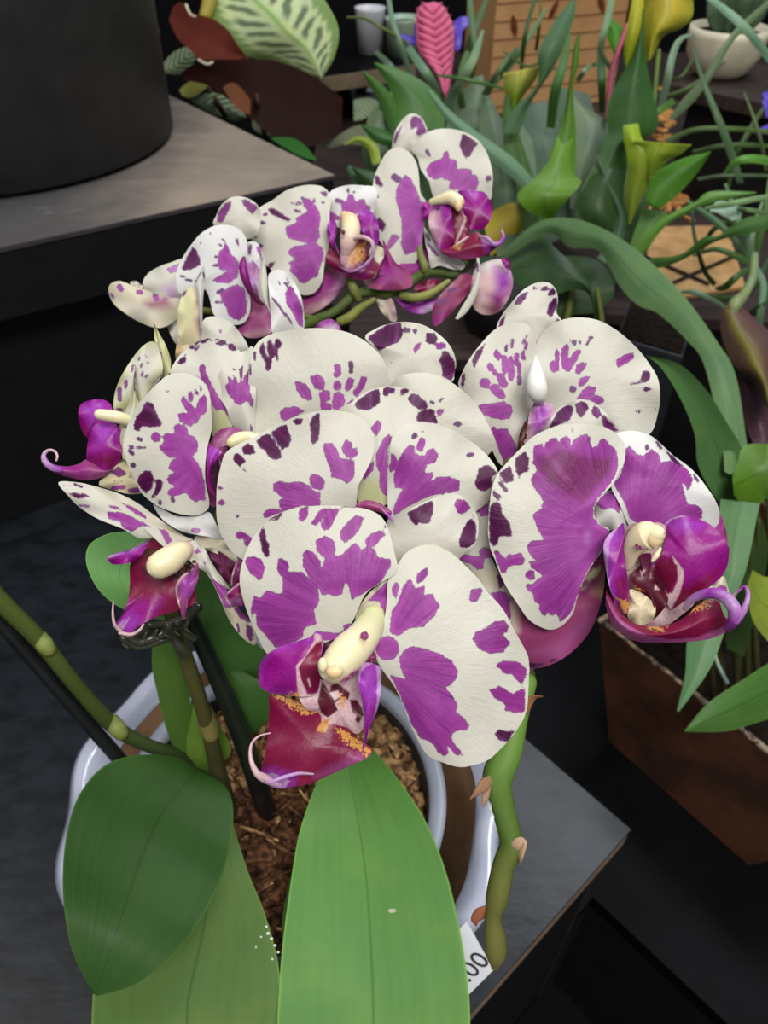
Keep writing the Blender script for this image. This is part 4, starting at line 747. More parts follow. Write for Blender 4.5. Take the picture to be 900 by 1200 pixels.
strip(f, 'side_lobe', 'B7', '575,705 560,790 556,870 562,930 580,980 610,1012', '650,745 622,790 590,850 585,915 598,965 613,1008', [.2635, .2605, .2605, .262, .263], base='magenta', m='lip', nu=36, nv=12, fold=.002, paint='violet~ 560,700 650,720 620,800 570,800| lilac 560,690 650,690 655,760 635,790 640,730 600,712')

# ---- far left flower, side view
f = flower(150, 490, .285, 'far left flower seen from the side')
sheet(f, 'petal', 'B8', '470,560 468,480 490,400 530,320 590,230 640,175 690,150 730,180 745,240 755,310 740,370 690,420 630,490 600,530 540,575 500,570', .283, c='610,360', base='ygreen', paint='w~ 470,500 600,200 720,160 740,300 620,480', bowl=.004, gx=.008, spots=
 'g 500,430,502,490,14| g 538,380,535,420,11| g 580,290,572,325,7| g 618,245,614,260,7| g 655,230,660,240,5| g 628,285,626,300,8| g 662,275,670,275,7| g 635,330,632,350,9| g 655,360,665,350,6| g 490,548,510,552,11')
sheet(f, 'petal', 'B8', '700,35 720,80 760,150 790,220 802,280 790,340 750,375 735,300 712,180 704,100', .288, c='755,230', base='ygreen', gx=-.02, spots='d 735,200,750,250,5|d 722,150,735,200,3')
strip(f, 'sepal', 'B8', '520,840 500,720 508,610 555,510 580,380 592,285', '560,850 592,740 612,650 622,560 610,480 596,290', [.276, .277, .278, .279], base='ygreen', m='petal', fold=.003, nu=40, nv=16, paint='w~ 500,700 560,500 640,600 560,800', spots='d 590,330,588,430,5| d 588,430,615,490,5')
strip(f, 'sepal', 'B8', '560,620 600,545 640,480 700,410 752,315', '565,800 625,640 660,540 715,430 756,318', [.279, .279, .280, .281], base='w', m='petal', fold=.002, nu=40, nv=14, spots='m 690,410,740,345,8| m 670,450,745,370,3')
sheet(f, 'sepal', 'B8', '380,990 420,930 490,870 520,835 570,870 610,950 640,1030 560,1045 480,1025', .279, c='520,950', base='cream', spots='d 445,920 490,880 550,925 500,950| m 460,1010,525,1002,13| m 540,1020 620,1000 640,1035 570,1040| g 470,968,472,969,5|g 510,972,512,973,5|g 560,945,562,946,5')
sheet(f, 'side_lobe', 'B8', '320,718 285,680 260,600 268,530 310,500 390,490 440,510 457,550 440,620 380,680', .280, c='350,590', m='lip', base='magenta', dense=1.5, paint='violet~ 270,520 380,500 430,520 330,640|crimson~ 290,650 340,690 320,720')
sheet(f, 'side_lobe', 'B8', '318,720 345,650 400,615 470,630 512,680 515,780 495,865 420,905 340,885 308,840', .2755, c='410,760', m='lip', base='magenta', dense=1.5, paint='violet~ 350,640 450,630 500,700 360,780|crimson~ 330,850 480,800 460,890')
strip(f, 'lip', 'B8', '60,860 110,870 180,882 250,872 310,840 350,860 440,900 470,880', '75,890 130,925 200,945 270,962 340,962 400,945 450,910 475,885', [.277, .276, .277, .279], base='mauve', m='lip', nu=40, nv=10, fold=.003, paint='magenta~ 150,880 300,870 300,960|violet~ 60,860 160,900 100,930')
tube(f, 'tendril', 'B8', '150,905,16 100,888,20 62,850,18 58,812,12 85,788,9 122,795,8 136,825,7 130,848,6', [.276, .274, .273, .274, .276, .277, .276, .275], ['violet', 'lilac', 'pink', 'pink'])
tube(f, 'column', 'B8', '570,620,34 500,598,36 430,585,35 385,578,32', [.277, .2745, .273, .272], ['ygreen', 'cream', 'cream'], ns=16, m='column')

# ---- lower left flower, hanging
f = flower(200, 655, .272, 'lower left flower with hanging crimson lip')
sheet(f, 'petal', 'C1', '30,55 110,55 180,70 280,100 360,140 430,190 500,240 560,280 600,300 570,335 490,335 430,290 370,290 300,250 200,210 120,160 70,110', .2715, c='340,200', vein='560,330', bowl=.003, gy=-.006, spots=
 'd 70,100 140,100 165,115 110,125| g 50,65,75,70,3| g 100,65,130,72,6| g 170,60,200,65,5| l 120,152,160,155,5| m 240,150 280,155 295,170 250,165| m 235,180 300,180 360,210 430,245 380,240 340,265 300,245 290,220 240,210| m 295,140 350,160 405,200 400,210 340,180| m 450,245 490,260 510,300 490,320 470,280', paint='c~ 200,80 560,270 560,300 300,150')
sheet(f, 'petal', 'C1', '430,145 500,190 600,200 665,180 700,240 727,292 650,282 560,265 500,235 460,200', .2675, c='590,235', base='white', bowl=.002, spots='g 510,212,512,213,3| l 600,255,620,260,10')
sheet(f, 'sepal', 'C7', '0,350 80,345 180,370 230,420 290,500 270,545 200,500 100,455 40,440 -20,420', .2695, c='140,430', base='c', bowl=.002)
sheet(f, 'sepal', 'C7', '100,455 160,455 230,505 275,540 262,610 250,690 200,660 150,570 100,500', .268, c='200,570', base='plum', bowl=.002, paint='maroon~ 200,560 260,560 240,660')
sheet(f, 'petal', 'C7', '-20,380 60,440 100,520 150,600 220,690 245,725 200,710 130,660 60,600 -30,540 -80,440', .2665, c='70,540', base='w', bowl=.002, spots='m -20,460 10,430 30,460 0,480|m 40,520 70,540 60,560')
sheet(f, 'sepal', 'C7', '40,560 130,620 200,700 245,790 310,870 380,950 415,1020 415,1112 350,1085 290,1025 220,920 180,820 120,690', .267, c='280,900', base='c', bowl=.003, spots=
 'm 80,580 140,630 205,690 240,790 245,865 200,850 165,770 120,680| d 290,970,300,1020,9| d 350,960 395,990 395,1060 385,1095 350,1050| d 255,845 330,870 390,940 375,965 300,920|g 400,1040,402,1070,6', dense=1.3)
sheet(f, 'side_lobe', 'C7', '200,765 245,720 305,675 350,720 345,830 250,842 215,812', .2625, c='275,770', m='lip', base='magenta', bowl=.003, dense=1.5, paint='crimson~ 230,760 340,700 330,820|pink 195,770 240,715 310,670 312,682 250,728 212,770 230,812 250,835 245,848 200,815|lilac~ 260,820 320,790 320,800')
sheet(f, 'side_lobe', 'C7', '243,690 250,620 285,520 325,500 350,540 318,610 312,680 265,725', .2645, m='lip', base='plum', bowl=.002, c='290,610', paint='magenta~ 290,540 330,520 300,640|pink 238,700 245,620 290,500 297,520 258,620 250,695')
sheet(f, 'lip', 'C1', '335,395 332,480 322,560 300,610 275,650 280,680 330,692 370,662 440,625 520,600 600,570 610,500 600,430 560,400 500,360 480,310 430,288 390,330', .2705, c='440,480', m='lip', dense=1.8, base='crimson', vein='470,300', bowl=.003, gy=-.008, paint=
 'magenta~ 300,560 480,540 440,620 300,700| violet~ 270,650 320,600 380,640 330,700|lilac 278,660 310,630 300,655 330,625 315,655 300,680| brown 500,440 540,400 600,385 612,400 560,440 520,470| brown 385,360 400,330 450,330 470,360 420,375|maroon~ 340,400 480,400 440,480', label='hanging crimson lip')
sheet(f, 'side_lobe', 'C1', '235,372 270,355 340,335 400,300 417,295 402,330 370,372 320,396 260,400', .266, c='320,358', m='lip', base='magenta', dense=1.6, bowl=.002, paint='lilac 230,365 340,325 417,288 405,315 345,345 270,365 240,378|violet~ 280,360 380,320 330,360')
sheet(f, 'side_lobe', 'C1', '525,490 550,450 600,415 618,392 622,450 602,510 577,570 558,632 540,580 525,530', .2645, c='570,500', m='lip', base='mauve', dense=1.6, bowl=.002, paint='violet~ 540,480 600,430 580,540|pink 520,490 550,445 600,410 602,422 556,458 533,495 532,530 548,585 535,580')
tube(f, 'column', 'C1', '585,325,26 545,350,46 500,382,60 460,405,58', [.2685, .265, .262, .260], ['mauve', 'cream', 'cream', 'cream'], ns=18, m='column')
tube(f, 'tendril', 'C1', '290,680,9 268,655,7 260,610,5 262,560,3', [.265, .263, .262, .263], ['pink', 'pink'])
tube(f, 'tendril', 'C1', '290,690,8 335,697,8 370,680,6 390,655,4', [.265, .264, .264, .265], ['pink', 'pink'])
for q in range(9):   # wrinkled crests inside the throat
    blob(f, 'callus', 'C1', '%d,%d' % (515 + q * 11, 445 - (q % 3) * 16 - q * 3), .2655 + .0005 * (q % 2), (2.6, 2.0, 2), 'brown')

# ---- flowers seen from behind, in the middle of the upper row
f = flower(240, 380, .345, 'pale flower seen from behind')
sheet(f, 'petal', 'C2', '445,590 470,560 510,552 540,590 556,700 550,810 520,885 450,875 420,780 415,700', .340, c='490,720', base='cream', gx=.01, spots='d 450,595,462,572,8|d 445,570,452,562,4', paint='ygreen~ 430,650 480,600 500,700 440,800|mauve~ 530,640 550,650 548,700|mauve~ 530,730 550,750 545,800')
sheet(f, 'sepal', 'C2', '430,810 470,850 520,900 450,960 405,940', .343, c='460,900', base='cream', paint='gold~ 410,900 430,890 420,940')
strip(f, 'petal', 'C2', '560,432 530,490 508,530 528,600 540,720 545,835', '566,435 572,500 560,600 556,700 555,780 552,838', [.335, .337, .338], base='white', m='petal', fold=.002, nu=30, nv=8, spots='d 545,470,515,525,4| d 560,470,565,510,5|d 548,780,550,830,4')
sheet(f, 'sepal', 'C2', '553,770 568,728 620,714 700,740 760,800 810,885 800,950 700,960 560,920', .332, c='660,850', base='w', spots='l 655,795,656,800,8', bowl=.006)
f = flower(340, 350, .335, 'white flower standing on edge')
sheet(f, 'petal', 'C3', '605,230 640,195 690,192 740,230 790,310 818,390 828,480 822,570 760,600 640,600 620,450 610,330', .322, c='720,420', base='white', gx=.012, spots=
 'm 710,330 740,290 755,300 790,360 820,430 822,560 790,530 750,450 715,400| g 665,265,680,285,5| g 705,270,730,300,7| g 720,248,735,275,5| g 610,350 650,375 730,480 777,562 700,470', vein='830,640')
strip(f, 'petal', 'C3', '578,100 552,190 540,280 560,370 600,430 625,480', '584,102 592,180 600,260 605,340 612,420 628,480', [.324, .322, .322], base='w', m='petal', nu=30, nv=8, fold=.002)

# ---- row of flowers on the upper spike
f = flower(285, 330, .385, 'left flower of the upper spike')
sheet(f, 'petal', 'C2', '410,520 415,450 450,380 490,320 540,260 600,220 660,205 730,215 780,250 805,310 800,380 780,440 812,560 822,640 815,700 790,745 740,762 680,745 620,705 590,600 560,560 500,575 430,585', .378, c='660,440', vein='800,460', base='white', gx=-.004, spots=
 'd 440,450 470,380 500,325 525,350 545,400 545,430 500,455 450,460| g 435,493,455,495,7| g 465,512,495,517,7| g 597,255,598,256,6| g 545,305,546,306,5| m 640,430 640,380 650,350 670,340 680,300 700,330 715,370 750,400 760,440 750,500 700,530 650,530 610,515 640,490 700,460 650,455'
 '| m 650,590 700,550 750,535 790,560 805,640 800,700 760,740 730,730 700,710 685,670 660,620| g 665,285,680,300,6| g 645,315,660,325,6| g 735,290 755,265 760,330 740,310| g 630,382,650,385,9| g 622,430,640,432,10| g 645,580,665,570,12| g 630,635,660,635,8', dense=1.2)
sheet(f, 'sepal', 'C2', '620,210 635,150 660,95 710,55 770,48 830,70 870,110 880,170 850,270 740,280', .386, c='755,160', base='w', spots='d 765,65 800,65 865,105 835,150 800,120| d 635,200 640,140 680,85 720,75 710,110 690,150 670,190')
sheet(f, 'petal', 'C2', '790,320 850,300 885,350 895,430 880,520 830,520 790,450', .383, c='840,410', base='white', bowl=.002, paint='lilac~ 800,450 870,430 860,520', spots='g 805,310 835,320 820,380 810,370|m 850,330 880,320 890,420')
tube(f, 'side_lobe', 'C2', '785,390,10 780,430,22 790,490,24 815,560,18 850,620,10 880,650,5', [.374, .371, .371, .373, .376, .378], ['plum', 'magenta', 'plum', 'crimson'])
sheet(f, 'sepal', 'C2', '780,640 830,560 900,600 960,680 950,790 880,830 800,830 750,780 790,750', .384, c='860,710', base='mauve', bowl=.003, spots='', paint='maroon~ 830,580 900,620 880,680|dusty~ 780,760 850,700 940,760|pink~ 790,830 870,800 940,800|magenta~ 730,760 770,740 770,790', vein='850,560')
sheet(f, 'lip', 'C2', '770,400 830,400 880,470 905,560 900,640 860,600 800,520', .3815, m='lip', base='lilac', dense=1.2, c='845,510', bowl=.002, paint='brown~ 860,560 900,560 900,640|mauve~ 780,430 850,440 860,500')
f = flower(200, 350, .40, 'pale flower turned away at the left end of the upper spike')
sheet(f, 'petal', 'C2', '225,545 250,480 310,440 380,415 450,400 460,500 470,600 400,660 300,640', .400, c='350,530', base='w', spots='l 350,450 400,430 445,412 430,460 380,475', paint='lilac~ 340,560 380,540 430,600 380,620')
sheet(f, 'petal', 'C2', '33,570 50,530 100,518 160,540 230,562 300,590 380,610 440,620 430,700 370,760 300,778 200,742 120,692 60,640', .392, c='220,640', base='c', bowl=.005, spots='m 95,548,105,565,15| m 198,578,215,580,13| m 292,598,302,618,15| m 50,590,60,612,9|l 345,615,350,618,10', paint='dusty~ 240,640 360,600 380,660 260,670|w~ 100,640 300,700 200,740')
sheet(f, 'sepal', 'C2', '155,522 190,520 225,550 200,562 165,545', .398, base='w', bowl=.001)
sheet(f, 'sepal', 'C2', '340,720 430,680 450,780 420,870 385,830 360,770', .403, c='405,770', base='w', bowl=.003)

f = flower(415, 285, .410, 'middle flower of the upper spike')
sheet(f, 'petal', 'C4', '62,330 78,260 130,210 200,170 270,120 350,92 430,83 500,100 540,160 532,250 532,350 525,450 500,560 490,640 450,708 390,730 340,705 300,620 200,590 120,500 80,420', .403, c='330,400', vein='560,430', ruf=.002, spots=
 'd 165,225 200,215 250,250 305,285 290,300 240,280 190,255| g 150,258,158,258,11| g 120,300,145,305,12| g 88,325,90,325,5| g 92,385,96,387,8| g 100,342,110,342,4| g 108,440,130,440,12| d 160,570 180,540 212,530 200,560 170,590'
 '| m 275,375 275,325 310,315 335,300 330,280 370,255 400,240 370,190 370,165 410,160 440,195 470,230 480,280 470,330 475,390 450,420 490,450 500,500 480,560 460,620 420,640 380,665 350,650 330,620 300,590 300,550 290,540 330,520 290,490 290,465 330,440 410,430 330,410 290,395'
 '| g 305,188,335,200,6| g 345,185,358,195,9| g 330,235,355,240,10| g 370,160,385,165,8| g 440,165,442,180,7| g 490,185,495,190,8| g 475,125 510,115 525,150 500,155', dense=1.2)
sheet(f, 'petal', 'C4', '500,200 530,130 580,98 650,84 730,87 800,100 810,180 790,240 700,310 600,340 520,270', .406, c='650,190', vein='640,340', base='white', spots=
 'm 600,250 600,190 630,175 640,140 670,135 685,180 710,165 740,170 745,200 775,210 770,240 700,250 660,260 620,255| g 575,175,600,180,15| g 640,110,642,125,10| g 672,122,673,128,6|m 522,225 560,250 610,285 560,290 525,300', dense=1.2)
sheet(f, 'sepal', 'C4', '335,735 400,738 460,710 495,640 510,570 600,600 627,640 592,712 520,785 440,835 365,860 330,800', .412, c='480,720', base='dusty', spots='', paint='magenta~ 380,760 500,620 560,640 480,760|pink~ 380,845 450,830 560,740 520,760 430,800|lilac~ 600,640 560,700 540,740', vein='540,560')
sheet(f, 'lip', 'C4', '540,450 570,560 640,595 720,580 765,520 800,480 830,560 790,620 740,640 640,625 560,580 505,520', .402, c='650,570', m='lip', base='crimson', dense=1.3, bowl=.002, paint='magenta~ 600,590 760,560 740,630')
sheet(f, 'side_lobe', 'C4', '695,250 770,238 812,300 822,400 800,440 750,400 712,335', .399, c='765,320', m='lip', base='violet', dense=1.3, bowl=.003, paint='magenta~ 720,260 800,300 810,420 750,380')
sheet(f, 'side_lobe', 'C4', '515,345 528,300 560,288 575,340 562,420 590,490 560,460 525,405', .398, c='545,370', m='lip', base='magenta', dense=1.3, bowl=.002, paint='violet~ 530,310 560,300 550,400')
tube(f, 'column', 'C4', '620,265,28 650,300,52 655,360,56 640,420,50 630,470,36', [.404, .400, .397, .397, .399], ['peach', 'peach', 'cream', 'pink', 'pink'], ns=16, m='column')
blob(f, 'callus', 'C4', '612,360', .3895, (2.2, 3.0, 2), 'plum')
sheet(f, 'callus', 'C4', '600,470 660,410 720,395 765,440 755,500 710,560 650,585 600,545', .3985, c='680,490', m='lip', base='plum', dense=1.3, bowl=-.002, paint='pink~ 600,500 650,480 660,560 610,560|gold 690,460 705,440 715,470 700,480|gold 680,500 700,495 705,530 685,540|spk 650,420 740,420 740,520 640,560')
tube(f, 'tendril', 'C4', '660,420,8 680,395,11 730,390,13 778,420,13 785,470,11 770,520,10 720,565,9 650,592,8 590,560,7', [.396, .393, .391, .391, .392, .394, .395, .396, .398], ['pink', 'pink', 'lilac', 'crimson'])
sheet(f, 'sepal', 'C4', '780,440 840,450 850,500 820,560 802,620 775,630 745,600 755,510', .404, c='800,530', base='c', spots='d 762,520 790,490 802,540 772,568|d 780,450 800,440 800,480 785,490', bowl=.002)
sheet(f, 'sepal', 'C4', '840,400 880,470 920,540 1000,600 1010,680 900,700 780,690 725,640 800,630 850,520', .411, c='900,600', base='dusty', paint='magenta~ 860,500 960,620 860,660 800,640|pink~ 720,640 760,650 740,670', bowl=.002, vein='860,420')

f = flower(500, 240, .430, 'top flower of the upper spike')
sheet(f, 'petal', 'C5', '68,580 75,500 90,410 120,340 160,275 220,250 280,275 320,330 335,400 345,500 380,560 370,650 350,780 335,860 290,912 250,924 200,892 150,820 100,730 80,650', .422, c='220,580', vein='410,580', spots=
 'd 90,410 105,405 145,470 120,470 92,450| d 85,490 95,490 118,530 90,530| g 200,415,220,430,21| d 100,650 120,635 155,680 135,720 110,700| m 210,480 240,430 260,400 290,420 325,490 345,550 430,560 440,590 390,610 370,660 355,760 340,820 300,835 260,850 235,790 240,730 240,660 220,590 205,530| m 230,750 200,790 170,820 155,800 185,730 215,735', dense=1.2)
sheet(f, 'petal', 'C5', '295,260 350,190 410,155 480,145 560,155 640,190 690,240 725,310 745,400 742,480 730,540 640,550 540,530 430,540 390,440 345,370 330,310', .427, c='540,340', vein='460,560', spots=
 'd 560,240 575,175 610,185 665,230 640,260 620,300 595,312 575,280| d 705,430 710,405 735,400 740,430 715,447| g 378,268,392,295,10| m 375,370 400,335 460,310 480,270 500,270 505,310 545,320 550,370 580,365 625,370 630,400 655,400 670,450 650,490 560,490 500,480 510,440 460,420 420,430 385,410|d 340,390 380,420 410,460 370,430', dense=1.2)
sheet(f, 'sepal', 'C5', '186,245 200,170 240,100 290,62 340,75 370,120 382,170 340,240 300,300 200,290', .433, c='280,180', spots='d 285,110 300,70 345,85 370,130 378,165 335,185 315,170 335,130 290,155| d 192,235 205,170 245,125 225,180 200,240')
tube(f, 'column', 'C5', '410,555,22 460,540,28 510,530,36 550,550,38', [.421, .418, .416, .415], ['ygreen', 'cream', 'cream'], ns=16, m='column')
blob(f, 'anther_cap', 'C5', '555,570', .4135, (5, 7, 5), 'peach', m='column')
sheet(f, 'callus', 'C5', '360,560 430,550 440,590 400,615 370,650', .420, m='lip', base='magenta', bowl=.001)
sheet(f, 'side_lobe', 'C5', '393,690 392,620 420,592 448,600 460,560 492,550 512,590 527,700 530,780 510,825 460,822 420,760', .416, c='465,690', m='lip', base='magenta', dense=1.5, bowl=.003, paint='pink~ 380,690 390,600 440,600 440,760|violet~ 460,560 500,560 500,640|crimson~ 470,740 530,740 510,820')
sheet(f, 'side_lobe', 'C5', '552,492 640,490 700,500 735,560 738,630 705,692 650,712 615,700 590,640 582,580 580,530', .417, c='660,590', m='lip', base='magenta', dense=1.5, bowl=.004, paint='violet~ 560,495 680,500 640,530|crimson~ 600,620 700,640 640,700')
sheet(f, 'lip', 'C5', '515,590 560,560 590,590 625,700 570,770 525,810', .4195, c='560,680', m='lip', base='crimson', dense=1.4, bowl=-.001, paint='pink 590,640 600,650 560,750 540,790 550,740|pink 580,590 600,640 590,650 575,610|maroon~ 530,640 560,640 540,740')
strip(f, 'lip', 'C5', '455,820 520,800 590,750 650,720 700,745 750,775 800,770', '460,835 510,862 580,872 640,868 700,850 750,820 798,778', [.415, .412, .411, .412], base='crimson', m='lip', nu=50, nv=16, fold=.003, paint='violet~ 700,760 800,770 720,840|mauve~ 480,850 640,860 560,880|spk 500,800 600,740 560,820')
tube(f, 'tendril', 'C5', '670,745,6 710,750,9 750,785,12 785,780,13 805,745,10 795,712,6', [.412, .409, .408, .408, .409, .410], ['pink', 'lilac', 'violet', 'pink'])
tube(f, 'tendril', 'C5', '540,795,5 575,770,8 610,745,5', .4095, ['pink', 'pink'])
sheet(f, 'sepal', 'C5', '365,690 400,750 480,830 560,870 582,890 560,930 480,910 400,850 372,780', .424, c='470,850', base='white', bowl=.002, spots='g 380,780,440,850,9|d 375,730,395,765,7')
sheet(f, 'sepal', 'C5', '375,800 440,860 445,930 390,925 360,860', .428, base='magenta', bowl=.001)
sheet(f, 'petal', 'C6', '335,160 350,60 420,60 500,70 520,110 440,180 360,190 300,180', .426, c='410,120', base='magenta', bowl=.002, paint='dusty~ 300,150 420,130 400,190', vein='350,40')

# ---- bud and back of a flower under the spike
f = flower(560, 345, .425, 'half-opened flower under the end of the upper spike')
sheet(f, 'sepal', 'C6', '690,255 680,180 700,110 750,82 800,78 828,115 840,165 822,225 785,275 730,285', .418, c='760,180', base='pink', dense=1.4, bowl=.006, paint='white~ 690,120 740,85 790,80 740,120|violet~ 770,110 830,120 835,180 780,220|magenta~ 750,210 830,200 780,275|crimson~ 730,255 790,250 770,290')
sheet(f, 'petal', 'C6', '795,75 815,72 828,90 826,120 805,100', .4145, base='magenta', bowl=.001, m='lip')
strip(f, 'sepal', 'C6', '703,70 700,140 680,200 650,250 622,300', '713,72 716,150 700,215 670,270 632,304', [.411, .410, .412], base='w', m='petal', nu=24, nv=6, spots='d 704,90,706,120,5', fold=.001)
sheet(f, 'sepal', 'C6', '535,285 545,240 575,200 625,150 650,130 685,140 672,200 622,262 572,312 542,328', .415, c='600,230', base='dusty', bowl=.002, spots='d 560,240,590,230,9|d 600,195,630,190,8|d 550,280,560,270,7', paint='pink~ 560,210 640,150 600,180|crimson~ 630,150 680,150 640,220|magenta~ 550,300 580,290 550,320')
sheet(f, 'sepal', 'C6', '402,225 480,232 540,225 562,235 545,262 500,282 440,268', .418, base='violet', c='485,250', bowl=.002, paint='white~ 500,270 560,250 540,282|magenta~ 420,235 500,240 470,265')
sheet(f, 'lip', 'C6', '465,185 500,165 540,150 570,170 575,195 500,205', .417, m='lip', base='crimson', bowl=.001)
sheet(f, 'petal', 'C6', '325,228 350,222 385,228 402,300 385,312 345,275', .42, base='c', bowl=.002, c='365,265', paint='mauve~ 370,230 400,290 385,300')
sheet(f, 'petal', 'C6', '510,5 545,30 600,70 655,90 650,115 600,110 560,100 530,110 520,60', .424, base='w', bowl=.002, c='570,80', spots='g 520,30,550,55,8')
sheet(f, 'petal', 'A6', '395,75 425,35 480,16 520,40 540,85 500,110 430,110', .30, base='mauve', bowl=.003, c='470,70', paint='violet~ 420,45 490,20 520,50|white~ 430,80 500,60 500,90', label='small mauve petal tip behind the round white petal')
# ================================================================== orchid spikes and leaves
def stem(name, path, d, cols, parent=None, **k):
    return tube(parent if parent is not None else orchid, name, k.pop('fr', 'R'), path, d, cols, m='leaf', **k)
G1, G2, G3 = (80, 94, 42), (60, 74, 38), (112, 122, 60)
stem('flower_stem', '-30,668,11 0,704,11 48,752,10 88,802,9 132,850,9 170,872,8 205,884,8 235,900,8', [.36, .37, .385, .40, .42, .43, .438, .45], [G1, G1, G2, (58, 74, 40)])
for q, (x, y, d) in enumerate([(52, 755, .384), (137, 853, .419)]): stem('node', f'{x-5},{y-7},9.2 {x},{y},10.2 {x+5},{y+6},8.6', [d] * 3, [G3, (140, 150, 84), G3])
s = stem('flower_stem', '190,690,8 205,735,9 226,795,9 243,850,9 256,905,10 268,950,11', [.335, .35, .375, .40, .425, .44], [(110, 104, 60), (104, 100, 58), (84, 80, 48), (60, 58, 36)])
stem('node', '240,835,10 244,847,12 247,860,10', [.396, .40, .402], [(128, 118, 70), (140, 128, 80)])
# the spike hidden behind the flowers, then its cut end hanging at the right
stem('flower_stem', '190,690,8 250,620,7 360,600,7 470,560,7 560,600,8 600,700,9 618,800,11', [.335, .31, .295, .295, .29, .285, .275], [G1, G1, G1])
stem('flower_stem', '250,620,7 300,500,6 330,430,6 345,390,6 372,375,6', [.31, .32, .34, .38, .40], [G1, G1])
cut = stem('flower_stem', '618,800,11 607,840,12 595,880,17 583,912,18 588,940,14 597,975,13.5 600,990,14 590,1015,13 583,1050,13.5 578,1075,10 580,1098,13 581,1118,12 580,1132,5', [.272, .270, .268, .267, .267, .268, .268, .269, .270, .271, .272, .273, .274],
 [(110, 152, 66), (116, 156, 72), (104, 136, 64), (96, 122, 56), (104, 116, 60), (112, 112, 60), (120, 116, 62), (136, 122, 72)], ns=18, label='thick green cut end of the spike hanging at the right')
tube(orchid, 'bract', 'E4', '430,250,30 450,190,36 490,155,22 545,150,8', [.266, .264, .262, .26], [(150, 110, 74), (176, 128, 92), (150, 96, 66)], m='leaf', squash=.35)
tube(orchid, 'bract', 'E4', '210,690,20 160,740,46 110,790,26 65,835,6', [.264, .261, .259, .258], [(176, 150, 110), (160, 120, 92), (120, 78, 66)], m='leaf', squash=.4)
tube(orchid, 'bract', 'E4', '190,740,14 165,820,26 150,880,10', [.263, .261, .26], [(190, 160, 130), (140, 104, 84)], m='leaf', squash=.4)
tube(orchid, 'bract', 'E3', '665,745,12 700,710,30 725,700,22 712,760,18 708,800,4', [.266, .264, .263, .264, .266], [(190, 150, 120), (216, 184, 150), (160, 120, 90)], m='leaf', squash=.4)
tube(orchid, 'bract', 'E1', '400,350,14 360,390,44 320,440,30 325,475,8', [.270, .272, .274, .275], [(170, 110, 80), (176, 108, 84), (150, 84, 66)], m='leaf', squash=.3)
for q in range(4):
    tube(orchid, 'root_hair', 'E4', f'{190+q*8},840,2 {188+q*5},{880+q*6},2 {205+q*6},{930+q*8},1.6 {230-q*2},{960+q*3},1', [.2665, .2645, .2645, .266], ['white', 'white'], m='leaf', ns=5)
# upper spike
stem('flower_stem', '40,325,15 100,300,16 165,275,17 240,215,19 300,198,19 380,200,20 440,172,20 500,130,18 560,124,17 620,132,18 660,95,14', [.405, .41, .413, .415, .418, .42, .425, .428, .43, .43, .432], [(84, 100, 52), (88, 104, 54), (92, 108, 56)], fr='C6', ns=14)
stem('pedicel', '255,225,14 240,190,18 222,150,10', [.413, .409, .407], [(122, 130, 70), (134, 142, 84)], fr='C6')
stem('pedicel', '510,132,14 505,100,15 490,50,12 488,0,10', [.427, .423, .424, .425], [(118, 132, 70), (134, 142, 84)], fr='C6')
stem('pedicel', '425,215,16 470,222,17 530,205,15 595,160,9', [.417, .413, .412, .412], [(132, 138, 74), (150, 152, 90)], fr='C6')
stem('pedicel', '190,310,18 225,295,19 265,260,16 315,230,10', [.408, .408, .41, .412], [(120, 128, 62), (132, 136, 72)], fr='C6')
for (x0, y0, x1, y1, d0, d1) in [(270, 610, 272, 560, .31, .272), (430, 600, 430, 590, .296, .256), (520, 560, 540, 560, .296, .262), (600, 700, 690, 650, .287, .258), (345, 420, 430, 470, .375, .280), (560, 600, 620, 480, .29, .295),
    (190, 690, 225, 640, .335, .276), (330, 430, 240, 400, .345, .345), (330, 430, 340, 400, .345, .34), (250, 620, 160, 520, .31, .285), (372, 375, 300, 350, .40, .388), (372, 375, 215, 360, .402, .40)]:
    stem('pedicel', f'{x0},{y0},4 {(x0+x1)/2+4},{(y0+y1)/2+4},4 {x1},{y1},3.5', [d0, (d0 + d1) / 2, d1], [G1, G3], ns=8)
# leaves
LG, LD = (96, 146, 78), (66, 112, 52)
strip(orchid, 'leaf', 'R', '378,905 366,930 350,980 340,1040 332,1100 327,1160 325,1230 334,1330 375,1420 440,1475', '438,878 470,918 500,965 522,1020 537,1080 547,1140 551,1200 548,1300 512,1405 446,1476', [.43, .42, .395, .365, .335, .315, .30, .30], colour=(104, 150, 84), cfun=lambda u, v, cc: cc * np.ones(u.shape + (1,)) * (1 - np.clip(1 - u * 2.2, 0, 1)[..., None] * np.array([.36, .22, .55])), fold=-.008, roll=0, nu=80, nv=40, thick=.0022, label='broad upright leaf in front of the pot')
strip(orchid, 'leaf', 'R', '372,930 352,985 340,1030 332,1070 330,1110', '380,960 362,1000 350,1060 340,1100 332,1112', [.44, .43, .41, .40], colour=(70, 104, 54), nu=24, nv=8, thick=.002)
strip(orchid, 'leaf', 'R', '232,900 205,887 160,885 120,899 90,937 76,990 74,1050 84,1112 108,1164', '240,902 264,922 273,950 268,1000 248,1055 210,1112 165,1150 135,1162 114,1167', [.415, .40, .385, .365, .35, .335, .33, .33], colour=(50, 84, 34), fold=-.005, nu=80, nv=40, thick=.0022, label='oval dark green leaf drooping over the pot rim')
strip(orchid, 'leaf', 'R', '250,930 180,1040 120,1130 108,1180 112,1260 140,1350 205,1420', '268,950 290,1020 310,1070 326,1130 330,1200 318,1310 210,1424', [.435, .40, .365, .335, .315, .31], colour=(94, 124, 66), fold=-.004, nu=60, nv=30, thick=.0022, label='leaf under the oval one with water drops')
